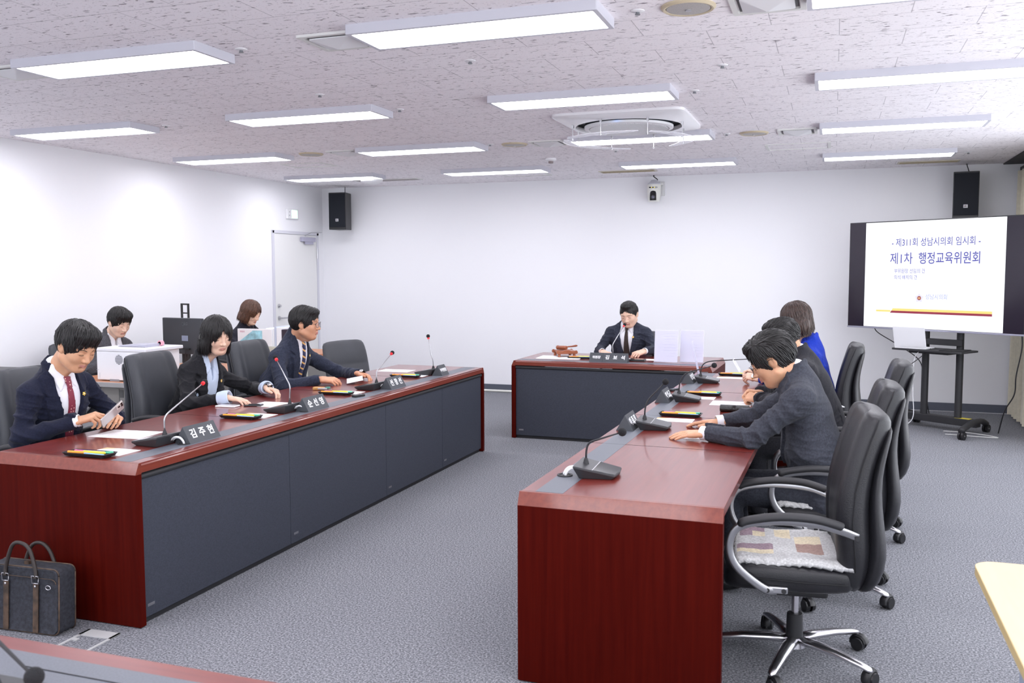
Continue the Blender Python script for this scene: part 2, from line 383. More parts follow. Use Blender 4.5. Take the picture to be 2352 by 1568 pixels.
# round speakers
def cspk():
    t = empty('ceiling_speaker', (0, 0, CEIL), 0, None, 'ceiling speaker', 'round ceiling speakers')
    G().lathe([(.118, 0), (.118, -.006), (.108, -.014), (.098, -.012), (.096, -.004), (0, -.004)], n=36).build('rim', mat('aged cream rim', (.55, .47, .33), .5), t)
    G().lathe([(.096, -.004), (.094, -.011), (.02, -.016), (0, -.016)], n=36).build('grille', mat('speaker mesh', (.42, .40, .38), .5, noise=(400, .3)), t)
    G().lathe([(.013, -.012), (.013, -.02), (0, -.021)], n=14).build('centre_cap', M_steel, t)
    return t
S0 = cspk()
for i, (x, y, lb) in enumerate([(-.62, 4.07, 'large round cream ceiling speaker at the top edge of the view'), (-4.82, 7.81, 'round ceiling speaker farthest left, by the corner'), (-2.74, 7.86, 'round ceiling speaker left of the air conditioner'), (-.65, 7.92, 'round ceiling speaker right of the air conditioner')]):
    if i == 0: S0.location = (x, y, CEIL); S0['label'] = lb
    else: dup(S0, (x, y, CEIL), 0, lb)
# sprinkler heads and detectors
def sprink():
    t = empty('sprinkler_head', (0, 0, CEIL), 0, None, 'sprinkler', 'ceiling sprinkler heads')
    G().lathe([(.030, 0), (.030, -.003), (.022, -.006), (.010, -.007)], n=20).build('escutcheon', M_white, t)
    G().lathe([(.009, -.006), (.009, -.012), (.012, -.015), (.012, -.018), (0, -.018)], n=14).build('nozzle', mat('dull steel', (.25, .26, .28), .4, metal=.8), t)
    return t
P0 = sprink()
sp_ = [(-1.89, 4.69, 'between the nearest two centre lights'), (-.84, 4.06, 'just left of the large round speaker'), (-3.16, 5.24, 'left of centre above the bobbed woman side'), (-.61, 5.27, 'in the clear ceiling right of the air conditioner'), (-.86, 5.95, 'beside the light above the air conditioner'), (-2.92, 5.91, 'off the right end of the second row left light'),
       (-2.90, 4.05, 'off the right end of the nearest left light'), (-4.95, 5.92, 'off the right end of the far left light'), (-1.98, 8.6, 'behind the air conditioner'), (-.87, 7.89, 'small and far, left of the right hand vent'), (-2.95, 7.79, 'far, left of a round speaker'), (1.21, 9.93, 'far right near the wall speaker')]
for i, (x, y, lb) in enumerate(sp_):
    lb = 'small ceiling sprinkler ' + lb
    if i == 0: P0.location = (x, y, CEIL); P0['label'] = lb
    else: dup(P0, (x, y, CEIL), 0, lb)
t = empty('smoke_detector', (-2.74, 8.98, CEIL), 0, 'white dome smoke detector on the ceiling beyond the air conditioner', 'smoke detector')
G().lathe([(.055, 0), (.055, -.018), (.045, -.028), (.026, -.03)], n=24).build('base', M_white, t)
G().lathe([(.026, -.028), (.024, -.05), (0, -.052)], n=20).build('sensor', mat('detector sensor', (.25, .2, .2), .5), t)
t = empty('access_point', (-5.32, 9.98, CEIL), 0, 'white wireless access point on a ceiling bracket near the left speaker', 'access point')
G().lathe([(.13, -.02), (.155, -.035), (.15, -.055), (.06, -.085), (0, -.088)], n=6).build('shell', M_white, t, bevel=.006)
G().box2((-.05, -.05, -.03), (.05, .05, 0)).build('bracket', mat('dark recess', (.16, .16, .17)), t)
M_bronze = mat('tan slot grille', (.42, .36, .25), .5, noise=(60, .15, (1, 12, 1)))
for (x0, x1, y, lb, kk) in ((-2.58, -1.93, 10.42, 'tan slot vent in the ceiling left of the camera', 0), (.62, 1.22, 10.65, 'tan slot vent in the ceiling beside the right speaker', 0), (-5.72, -4.85, 10.35, 'grey slot vent behind the white access point', 1)):
    t = empty('slot_vent', ((x0 + x1) / 2, y, CEIL), 0, lb, 'air vent', 'long slot vents near the back wall')
    hw = (x1 - x0) / 2
    g = G(); o = rrect(2 * hw, .20, .003, 1); i = rrect(2 * hw - .04, .16, .003, 1)
    g.loft([[(a, b, 0) for a, b in o], [(a, b, -.008) for a, b in o], [(a, b, -.008) for a, b in i], [(a, b, -.002) for a, b in i]], cap=False); g.build('vent_frame', mat('pale tan frame', (.62, .58, .5), .5) if not kk else M_offw, t, smooth=0)
    g = G(); [g.box((0, -.07 + .028 * k, -.004), (2 * hw - .04, .018, .004), rot=(.5, 0, 0)) for k in range(6)]; g.build('louvre', M_bronze if not kk else mat('grey louvre', (.45, .42, .42), .5), t, smooth=0)
for (x0, x1, y0, y1, lb) in ((-.62, -.05, 8.70, 9.12, 'flush ceiling access hatch right of the air conditioner'), (-3.75, -3.2, 10.25, 10.55, 'flush ceiling access hatch beyond the middle lights'), (-5.6, -5.1, 8.45, 8.8, 'flush ceiling access hatch near the left wall')):
    g = G(); o = rrect(x1 - x0, y1 - y0, .003, 1); i = rrect(x1 - x0 - .05, y1 - y0 - .05, .003, 1)
    g.loft([[(a, b, 0) for a, b in o], [(a, b, -.005) for a, b in o], [(a, b, -.005) for a, b in i], [(a, b, 0) for a, b in i]], cap=False)
    o = g.build('ceiling_hatch', M_offw, smooth=0, loc=((x0 + x1) / 2, (y0 + y1) / 2, CEIL)); tag(o, lb, 'ceiling hatch', 'ceiling access hatches')

# cassette air conditioner
ac = empty('air_conditioner', (-1.50, 6.95, CEIL), 0, 'white square ceiling cassette air conditioner with round outlet and hanging clear deflectors', 'air conditioner')
g = G(); n = 72
def sqr(k, w, e=.16):
    a = 2 * PI * (k + .5) / n; c, s_ = math.cos(a), math.sin(a); return (w * math.copysign(abs(c) ** e, c), w * math.copysign(abs(s_) ** e, s_))
def cir(k, r): a = 2 * PI * (k + .5) / n; return (r * math.cos(a), r * math.sin(a))
g.loft([[(*sqr(k, .49), 0) for k in range(n)], [(*sqr(k, .49), -.018) for k in range(n)], [(*sqr(k, .47), -.028) for k in range(n)], [(*cir(k, .425), -.05) for k in range(n)], [(*cir(k, .405), -.05) for k in range(n)], [(*cir(k, .405), -.02) for k in range(n)]], cap=False)
g.build('fascia', mat('glossy white plastic', (.82, .82, .84), .25), ac, smooth=50)
g = G(); g.loft([[(*cir(k, .404), -.020) for k in range(n)], [(*cir(k, .404), -.001) for k in range(n)], [(*cir(k, .33), -.001) for k in range(n)], [(*cir(k, .335), -.05) for k in range(n)]], cap=False); g.build('outlet_ring', mat('dark outlet', (.02, .025, .035), .35), ac, smooth=50)
g = G(); g.lathe([(.338, -.045), (.336, -.062), (.31, -.068), (.305, -.060), (0, -.060)], n=64); g.build('centre_panel', M_white, ac)
g = G(); K = 24
for k in range(-K, K + 1):
    for dsx in (1, -1):
        off = k * .0125; hl = math.sqrt(max(0, .295 ** 2 - off ** 2))
        if hl < .02: continue
        a = math.radians(35 * dsx); c, s_ = math.cos(a), math.sin(a)
        g.box((-s_ * off, c * off, -.066), (2 * hl, .0045, .006), rot=(0, 0, a))
g.build('intake_grille', M_white, ac, smooth=0)
g = G().lathe([(.297, -.0605), (.297, -.0615), (0, -.0615)], n=48); g.build('grille_shadow', mat('grille shade grey', (.3, .3, .32), .8), ac)  # grey disc paints the shade seen between the grille bars
g = G(); g.prism([(-.10, -.06), (.10, -.06), (.075, .0), (-.075, .0)], -.035, -.028, 'z', M=Matrix.Translation((-.02, -.335, -.002))); g.build('sensor_housing', mat('dark glossy plastic', (.05, .055, .07), .25), ac)
g = G().lathe([(.008, -.036), (.014, -.036), (.014, -.041), (.008, -.041)], c=(-.02, -.365, 0), n=20); g.build('indicator_light', mat('blue light', (.1, .4, 1), .3, emit=((.08, .35, 1), 3)), ac)
M_clear = mat('clear frosted acrylic', (.93, .94, 1.0), .12, alpha=.42)
for a0, a1 in ((100, 205), (-60, 60), (215, 290)):
    g = G(); m = 28; o = []; i = []
    for k in range(m + 1):
        f_ = k / m; a = math.radians(a0 + (a1 - a0) * f_); wdt = .11 * (math.sin(PI * min(1, max(0.04, f_ * .96 + .02))) ** .5)
        o.append((.50 * math.cos(a), .50 * math.sin(a))); i.append(((.50 - wdt) * math.cos(a), (.50 - wdt) * math.sin(a)))
    pl = o + i[::-1]
    g.prism(pl, -.152, -.148); g.build('air_deflector', M_clear, ac, smooth=0)
for a in (30, 75, 120, 165, 210, 255, 300, 345):
    a = math.radians(a); x, y = .44 * math.cos(a), .44 * math.sin(a)
    g = G(); g.box((x, y, -.055), (.014, .02, .03)); g.cyl((x, y, -.04), (x, y, -.165), .0032, n=6); g.cyl((x, y, -.153), (x, y, -.160), .009, n=8); g.build('deflector_clip', M_steel, ac, smooth=0)

# ------------------------------------------------------------------ desks
def desk(name, L, D, label, loc, rotz=0, seams=(), flip=False, near_end=True, drop=True):
    """local frame: y along the length (0..L), x=0 the public face, members sit on the -x side. top at TOP"""
    t = empty(name, loc, rotz, label, 'desk')
    # top: wood with slate inlay strip
    e = .038
    g = G(); g.box2((-D, e, TOP - .034), (-.001, L - e, TOP)); g.build('desk_top', M_top, t, smooth=0, bevel=.002)
    g = G(); g.box2((-.165, e, TOP - .002), (-.055, L - e, TOP + .0006)); g.build('inlay_strip', M_strip, t, smooth=0)
    for s_ in seams:
        G().box2((-D + .004, s_ - .0008, TOP), (-.002, s_ + .0008, TOP + .0008)).build('top_seam', M_stitch, t, smooth=0)
    # end panels with a 45 degree bevel at the top outer arris
    for y0, y1, sgn in ((0, e, -1), (L - e, L, 1)):
        b = .022
        if sgn < 0: pl = [(y0, TOP - .05), (y1, TOP - .05), (y1, TOP), (y0 + b, TOP)]
        else: pl = [(y0, TOP - .05), (y1, TOP - .05), (y1 - b, TOP), (y0, TOP)]
        g = G(); g.box2((-D, y0, .004), (.004, y1, TOP - .05)); g.build('end_panel', M_end, t, smooth=0, bevel=.0015)
        g = G(); g.prism(pl, -D, .004, 'x'); g.build('bevelled_edge', M_edge, t, smooth=0, bevel=.001)
    g = G(); g.prism([(-.012, TOP - .05), (.004, TOP - .045), (.004, TOP - .012), (-.006, TOP - .0005), (-.012, TOP - .0005)], e, L - e, 'y'); g.build('front_edge', M_edge, t, smooth=0, bevel=.0015)
    g = G(); g.cyl((-.016, e, TOP - .066), (-.016, L - e, TOP - .066), .014, n=14); g.build('cable_rail', M_blackm, t)
    ys = [e] + list(seams) + [L - e]
    for a, b in zip(ys[:-1], ys[1:]):
        g = G(); g.box2((-.034, a + .0015, .03), (-.014, b - .0015, TOP - .078)); fp = g.build('modesty_panel', M_char, t, smooth=0, bevel=.001)
        G().box2((-.0142, a + .03, .075), (-.0128, a + .075, .088)).build('maker_badge', M_silver, fp, smooth=0)
    g = G(); g.box2((-.05, e, 0), (-.03, L - e, .03)); g.build('plinth', M_blackm, t, smooth=0)
    return t
XL, XR = -2.865, -1.055
desk('conference_desk', 4.23, .82, 'long mahogany desk on the left with charcoal front, three people behind it', (XL, 3.155, 0), 0, (1.22, 2.40, 3.36))
# right desk: its public face looks to -x, so it is turned round
desk('conference_desk', 4.35, .765, 'long mahogany desk on the right with four microphones', (-1.05, 7.57, 0), PI - .014, (1.2, 2.35, 3.28))
desk('conference_desk', 1.87, .90, 'short mahogany desk facing the room, gavel and nameplate on it', (-2.845, 8.06, 0), -PI / 2 - .012, ())
# ------------------------------------------------------------------ implicit surfaces (smooth unions of simple bodies -> one closed mesh)
class Field:
    def __init__(s, lo, hi, h):
        s.h = h; s.lo = np.array(lo, np.float32); s.hi = np.array(hi, np.float32)
        n = np.ceil((s.hi - s.lo) / h).astype(int) + 1
        s.ax = [s.lo[i] + np.arange(n[i], dtype=np.float32) * h for i in range(3)]
        s.F = np.full(tuple(n), 1.0, np.float32); s.D = np.full(tuple(n), 1.0, np.float32); s.Mt = np.zeros(tuple(n), np.uint8)
    def sl(s, lo, hi):
        r = []
        for i in range(3):
            a = max(0, int(math.floor((lo[i] - s.lo[i]) / s.h))); b = min(len(s.ax[i]), int(math.ceil((hi[i] - s.lo[i]) / s.h)) + 1)
            r.append(slice(a, max(a, b)))
        return tuple(r)
    def grid(s, q): return s.ax[0][q[0]][:, None, None], s.ax[1][q[1]][None, :, None], s.ax[2][q[2]][None, None, :]
    def put(s, q, d, k, m, op):
        A = s.F[q]
        if A.size == 0: return
        if op == 'sub':
            d = -d
            if k > 0: hh = np.maximum(k - np.abs(A - d), 0) / k; s.F[q] = np.maximum(A, d) + hh * hh * k * .25
            else: s.F[q] = np.maximum(A, d)
            return
        if k > 0: hh = np.maximum(k - np.abs(A - d), 0) / k; s.F[q] = np.minimum(A, d) - hh * hh * k * .25
        else: s.F[q] = np.minimum(A, d)
        D = s.D[q]; c = d < D; s.D[q] = np.where(c, d, D); s.Mt[q] = np.where(c, m, s.Mt[q])
    def cap(s, a, b, ra, rb=None, k=.01, m=0, op='add', plane=None, sq=None):
        """round cone from a to b; plane=(point, dir) cuts what lies beyond; sq=(axis index, factor) widens it along an axis"""
        rb = ra if rb is None else rb
        a = np.array(a, np.float32); b = np.array(b, np.float32); mx = max(ra, rb) * (sq[1] if sq and sq[1] > 1 else 1) + k + 2 * s.h
        q = s.sl(np.minimum(a, b) - mx, np.maximum(a, b) + mx); X, Y, Z = s.grid(q)
        P = [X, Y, Z]; A = a.copy(); B = b.copy()
        if sq: P[sq[0]] = P[sq[0]] / sq[1]; A[sq[0]] /= sq[1]; B[sq[0]] /= sq[1]
        ab = B - A; L = float(ab @ ab) + 1e-12
        t = np.clip(((P[0] - A[0]) * ab[0] + (P[1] - A[1]) * ab[1] + (P[2] - A[2]) * ab[2]) / L, 0, 1)
        d = np.sqrt((P[0] - A[0] - t * ab[0]) ** 2 + (P[1] - A[1] - t * ab[1]) ** 2 + (P[2] - A[2] - t * ab[2]) ** 2) - (ra + t * (rb - ra))
        if plane is not None:
            p, n = plane; d = np.maximum(d, (X - p[0]) * n[0] + (Y - p[1]) * n[1] + (Z - p[2]) * n[2])
        s.put(q, d, k, m, op)
    def ell(s, c, r, k=.01, m=0, op='add', R=None):
        c = np.array(c, np.float32); mx = max(r) + k + 2 * s.h if R is not None else np.array(r) + k + 2 * s.h
        q = s.sl(c - mx, c + mx); X, Y, Z = s.grid(q); x, y, z = X - c[0], Y - c[1], Z - c[2]
        if R is not None:
            R = np.array(R, np.float32); x, y, z = x * R[0][0] + y * R[1][0] + z * R[2][0], x * R[0][1] + y * R[1][1] + z * R[2][1], x * R[0][2] + y * R[1][2] + z * R[2][2]
        k0 = np.sqrt((x / r[0]) ** 2 + (y / r[1]) ** 2 + (z / r[2]) ** 2); k1 = np.sqrt((x / r[0] ** 2) ** 2 + (y / r[1] ** 2) ** 2 + (z / r[2] ** 2) ** 2) + 1e-9
        s.put(q, k0 * (k0 - 1) / k1, k, m, op)
    def poly(s, pts):
        """2-D signed distance of a polygon in (y, z), broadcastable over x"""
        Y, Z = s.ax[1][:, None], s.ax[2][None, :]; n = len(pts); d = np.full((len(s.ax[1]), len(s.ax[2])), 1e9, np.float32); ins = np.zeros(d.shape, bool)
        for i in range(n):
            (ay, az), (by_, bz_) = pts[i], pts[(i + 1) % n]; ey, ez = by_ - ay, bz_ - az
            t = np.clip(((Y - ay) * ey + (Z - az) * ez) / (ey * ey + ez * ez + 1e-12), 0, 1)
            d = np.minimum(d, (Y - ay - t * ey) ** 2 + (Z - az - t * ez) ** 2)
            c = ((az <= Z) != (bz_ <= Z)) & (Y < (by_ - ay) * (Z - az) / ((bz_ - az) if bz_ != az else 1e-9) + ay); ins ^= c
        d = np.sqrt(d); return np.where(ins, -d, d)[None, :, :]
    def front(s): return -(s.ax[0][:, None, None])
    def mesh(s, smooth=1):
        F = s.F; n = np.array(F.shape); c = n - 1; neg = F < 0
        acc = np.zeros((*c, 3), np.float32); cnt = np.zeros(tuple(c), np.float32)
        for ax in range(3):
            o = [i for i in range(3) if i != ax]
            for u in (0, 1):
                for v in (0, 1):
                    s0 = [None] * 3; s1 = [None] * 3
                    s0[ax] = slice(0, c[ax]); s1[ax] = slice(1, n[ax])
                    s0[o[0]] = s1[o[0]] = slice(u, u + c[o[0]]); s0[o[1]] = s1[o[1]] = slice(v, v + c[o[1]])
                    s0 = tuple(s0); s1 = tuple(s1); x = neg[s0] != neg[s1]
                    I = np.nonzero(x)
                    a, b = F[s0][I], F[s1][I]; t = a / (a - b)
                    acc[I + (ax,)] += t; acc[I + (o[0],)] += u; acc[I + (o[1],)] += v; cnt[I] += 1
        act = cnt > 0; idx = np.full(tuple(c), -1, np.int64); I = np.nonzero(act); idx[I] = np.arange(len(I[0]))
        V = np.stack(I, 1).astype(np.float32) + acc[I] / cnt[I][:, None]
        Vm = s.Mt[I]
        V = V * s.h + s.lo
        faces = []
        for ax in range(3):
            o = [i for i in range(3) if i != ax]
            s0 = [None] * 3; s1 = [None] * 3; s0[ax] = slice(0, c[ax]); s1[ax] = slice(1, n[ax])
            for q in o: s0[q] = s1[q] = slice(1, c[q])
            a, b = neg[tuple(s0)], neg[tuple(s1)]; I = list(np.nonzero(a != b)); fl = a[tuple(I)]
            base = [None] * 3; base[ax] = I[ax]; base[o[0]] = I[o[0]] + 1; base[o[1]] = I[o[1]] + 1
            def g(du, dv):
                p = [None] * 3; p[ax] = base[ax]; p[o[0]] = base[o[0]] - du; p[o[1]] = base[o[1]] - dv; return idx[tuple(p)]
            Q = np.stack([g(1, 1), g(0, 1), g(0, 0), g(1, 0)], 1)
            if ax == 1: fl = ~fl
            Q = np.where(fl[:, None], Q, Q[:, ::-1]); faces.append(Q)
        Fc = np.concatenate(faces) if faces else np.zeros((0, 4), int)
        Fc = Fc[(Fc >= 0).all(1)]
        V = V.astype(np.float64)
        for _ in range(smooth):
            S = np.zeros_like(V); C = np.zeros(len(V))
            for a, b in ((0, 1), (1, 2), (2, 3), (3, 0)):
                np.add.at(S, Fc[:, a], V[Fc[:, b]]); np.add.at(S, Fc[:, b], V[Fc[:, a]]); np.add.at(C, Fc[:, a], 1); np.add.at(C, Fc[:, b], 1)
            C[C == 0] = 1; V = V * .45 + .55 * S / C[:, None]
        return V, Fc, Vm
def vnormals(V, F):
    n = np.cross(V[F[:, 2]] - V[F[:, 0]], V[F[:, 3]] - V[F[:, 1]]); N = np.zeros_like(V)
    for i in range(4): np.add.at(N, F[:, i], n)
    return N / (np.linalg.norm(N, axis=1)[:, None] + 1e-12)
def xf(V, M):
    A = np.array(M); return V @ A[:3, :3].T + A[:3, 3]
def np_obj(name, parts, mats, parent=None, smooth=180):
    """parts: list of (V, F, material index or per-vertex array); joined in one mesh"""
    Vs = []; Fs = []; Ms = []; o = 0
    for V, F, m in parts:
        Vs.append(V); Fs.append(F + o); o += len(V)
        Ms.append(np.full(len(F), m, int) if np.isscalar(m) else np.asarray(m)[F[:, 0]].astype(int))
    V = np.concatenate(Vs); F = np.concatenate(Fs); mm = np.concatenate(Ms)
    me = bpy.data.meshes.new(name); me.vertices.add(len(V)); me.vertices.foreach_set('co', V.astype(np.float32).ravel())
    me.loops.add(F.size); me.loops.foreach_set('vertex_index', F.astype(np.int32).ravel())
    me.polygons.add(len(F)); me.polygons.foreach_set('loop_start', np.arange(0, F.size, F.shape[1], dtype=np.int32)); me.polygons.foreach_set('loop_total', np.full(len(F), F.shape[1], np.int32))
    mats = mats if isinstance(mats, (list, tuple)) else [mats]
    for m in mats: me.materials.append(m)
    me.polygons.foreach_set('material_index', mm.astype(np.int32)); me.polygons.foreach_set('use_smooth', np.ones(len(F), bool))
    me.update(calc_edges=True); me.validate()
    ob = bpy.data.objects.new(name, me); COL.objects.link(ob)
    if parent: ob.parent = parent
    return ob
def fold_noise(P, amp, freq, seed):
    r = np.random.RandomState(seed); w = np.zeros(len(P))
    for k in range(3):
        a = r.normal(size=3); a /= np.linalg.norm(a); b = r.normal(size=3); b /= np.linalg.norm(b)
        f = freq * (1 + .5 * k)
        w += (1 - np.abs(np.sin(P @ a * f + 1.6 * np.sin(P @ b * f * .45 + k)))) ** 2 / (1 + k * .7) - .25
    return w * amp

# ------------------------------------------------------------------ people
def skin_mat(name, c): return mat(name, c, .5, spec=.4, sub=.25, noise=(35, .05))
M_hair = mat('black hair', (.010, .009, .009), .46, spec=.4, noise=(70, .5))
M_hairb = mat('dark brown hair', (.035, .016, .011), .36, spec=.5, noise=(70, .4))
M_hairl = mat('brown hair', (.085, .038, .022), .38, spec=.5, noise=(70, .4))
M_lash = mat('lash and brow', (.02, .014, .012), .8)
M_eye = mat('eye white', (.7, .68, .66), .25)
M_iris = mat('dark iris', (.015, .008, .006), .1)
M_shirt = mat('white shirt cotton', (.80, .81, .86), .8, sheen=.1)
M_gold = mat('gold pin', (.85, .58, .12), .25, metal=1)
M_shoe = mat('black shoe leather', (.012, .012, .013), .3)
M_lens = mat('spectacle lens', (.9, .92, 1), .03, alpha=.14)
M_spec = mat('dark spectacle frame', (.03, .015, .018), .3)

def head_field(fem=0.0, jaw=1.0, h=.0026, mouth_open=0.0, ne=(-.045, 0, -.20)):
    f = Field((min(-.115, ne[0] - .07), -.105, min(-.17, ne[2] - .065)), (.135, .105, .135), h)
    f.ell((-.012, 0, .030), (.094, .077, .088), .01)
    f.ell((.028, 0, -.006), (.062, .066, .084), .025)
    f.ell((.030, 0, -.062), (.050 - .003 * fem, .053 * jaw - .005 * fem, .046), .03)
    f.ell((.060, 0, -.092 + .003 * fem), (.021, .022 - .003 * fem, .019), .026)
    for s_ in (-1, 1):
        f.ell((.052, s_ * .038, -.026), (.026, .024, .026), .02)
        f.cap((.0, s_ * .056 * jaw, -.058), (.052, s_ * .022, -.092), .016, .014, .028)
        f.cap((.080, s_ * .014, .024), (.068, s_ * .048, .024), .0085 - .002 * fem, .008, .015)
        f.ell((.096, s_ * .031, .003), (.013, .020, .0085), .011, op='sub')
        f.ell((.0735, s_ * .031, .002), (.0135, .0165, .0115), .005)
        f.cap((.0875, s_ * .019, -.0045), (.0815, s_ * .043, -.0025), .0012, .001, .003, op='sub')
    f.cap((.083, 0, .012), (.1005, 0, -.028), .0065, .0098, .013)
    f.ell((.1035, 0, -.031), (.0105, .0100, .0085), .008)
    for s_ in (-1, 1):
        f.ell((.0915, s_ * .0125, -.034), (.0105, .0078, .0075), .006); f.ell((.096, s_ * .006, -.0415), (.0045, .0035, .003), .003, op='sub')
    f.cap((.084, 0, -.045), (.086, 0, -.055), .007, .008, .012)
    for s_ in (-1, 1):
        f.cap((.0895, 0, -.0590), (.0800, s_ * .0210, -.0628), .0046, .0022, .006, m=1)
        f.cap((.0890, 0, -.0685), (.0795, s_ * .019, -.0655), .0054, .0024, .006, m=1)
        f.cap((.0955, 0, -.0632), (.0830, s_ * .0225, -.0640), .0011 + .002 * mouth_open, .0009, .003, op='sub')
    f.cap((.083, -.008, -.077), (.083, .008, -.077), .004, .004, .012, op='sub')
    for s_ in (-1, 1):
        R = Euler((0, math.radians(-12), math.radians(-18 * s_))).to_matrix()
        f.ell((-.006, s_ * .0765, -.004), (.019, .0075, .031), .006, R=R)
        f.ell((-.001, s_ * .0845, -.000), (.0115, .005, .020), .004, op='sub', R=R)
        f.cap((-.006, s_ * .080, .014), (-.012, s_ * .082, -.010), .0035, .003, .003)
    # lip colour only on the vermilion itself
    q = f.sl((-1,) * 3, (1,) * 3); X, Y, Z = f.grid(q)
    lip = ((Y / .0225) ** 2 + ((Z + .0643) / .0088) ** 2 < 1) & (X > .07); f.Mt[...] = 0; f.Mt[lip] = 1
    f.cap((-.022, 0, -.035), ne, .052 - .007 * fem, .054 - .008 * fem, .03)
    f.cap((.022, 0, -.115), (ne[0] + .03, ne[1], ne[2] + .01), .012, .014, .03)
    return f

HC = np.array([-.012, 0, .032])
def hair_radii(vol): return np.array([.100, .084, .094]) + vol
def clumps(flow, n, length, seed, vol, keep, wdt=.0055, lift=.006, curl=.0, drop=None, thick=.45, hf=None):
    """hair as many tapered locks that follow the skull; flow(p) gives the combing direction on the unit sphere"""
    r = np.random.RandomState(seed); R = hair_radii(vol); parts = []
    n_made = 0; tries = 0
    tt = np.linspace(.05, .19, 80)[:, None]
    th = np.linspace(0, PI, 61); ph = np.linspace(-PI, PI, 121); TH, PH = np.meshgrid(th, ph, indexing='ij')
    D_ = np.stack([np.sin(TH) * np.cos(PH), np.sin(TH) * np.sin(PH), np.cos(TH)], -1); RT = np.full(TH.shape, .085)
    for t_ in tt[:, 0]:
        i = np.rint((HC + D_ * t_ - hf.lo) / hf.h).astype(int); ok = ((i >= 0) & (i < np.array(hf.F0.shape))).all(-1); i = np.clip(i, 0, np.array(hf.F0.shape) - 1)
        RT = np.where((hf.F0[i[..., 0], i[..., 1], i[..., 2]] < 0) & ok, t_, RT)
    def rad(p):
        a = math.acos(max(-1, min(1, p[2]))) / PI * 60; b = (math.atan2(p[1], p[0]) + PI) / (2 * PI) * 120; i, j = min(59, int(a)), min(119, int(b)); u, v = a - i, b - j
        return (RT[i, j] * (1 - u) + RT[i + 1, j] * u) * (1 - v) + (RT[i, j + 1] * (1 - u) + RT[i + 1, j + 1] * u) * v
    while n_made < n and tries < n * 8:
        tries += 1
        u = r.normal(size=3); u /= np.linalg.norm(u)
        if u[2] < -.75: continue
        if not keep(HC + u * rad(u)): continue
        L = length * r.uniform(.7, 1.25); steps = 8; ds = L / steps; pts = []; p = u.copy(); off = r.uniform(-.001, lift)
        jit = r.normal(size=3) * .12; hang = None
        for k in range(steps + 1):
            w_ = HC + p * (rad(p) - .001 + off * (.4 + .6 * k / steps) + (curl * math.sin(k * .7)))
            if hang is not None: w_ = hang
            pts.append(w_)
            if drop is not None and p[2] < drop:
                hang = (pts[-1] + np.array([-.0, 0, -ds]) + np.array([p[0], p[1], 0]) * (-.0010) * k)
                continue
            d = flow(p) + jit; d = d - p * (d @ p); d /= (np.linalg.norm(d) + 1e-9); q = p * R + d * ds; p = q / R; p /= np.linalg.norm(p)
        end = pts[-1]
        cut = len(pts)
        for k in range(len(pts)):
            if not keep(pts[k]): cut = min(cut, k + 1); break
        if cut < 4: continue
        pts = pts[:cut]; m = 5; V = []; ww = wdt * r.uniform(.6, 1.3)
        for k, p_ in enumerate(pts):
            t = pts[min(k + 1, len(pts) - 1)] - pts[max(k - 1, 0)]; t = t / (np.linalg.norm(t) + 1e-9)
            o = p_ - HC; o = o - t * (o @ t); o /= (np.linalg.norm(o) + 1e-9); b = np.cross(t, o)
            f_ = k / (len(pts) - 1); rr = ww * (math.sin(PI * min(1, .18 + f_ * .80)) ** .7) * (1 if f_ < .99 else .25)
            for j in range(m):
                a = 2 * PI * j / m; V.append(p_ + o * math.sin(a) * rr * thick + b * math.cos(a) * rr)
        F = [(k * m + j, k * m + (j + 1) % m, (k + 1) * m + (j + 1) % m, (k + 1) * m + j) for k in range(len(pts) - 1) for j in range(m)]
        parts.append((np.array(V), np.array(F), 0)); n_made += 1
    return parts
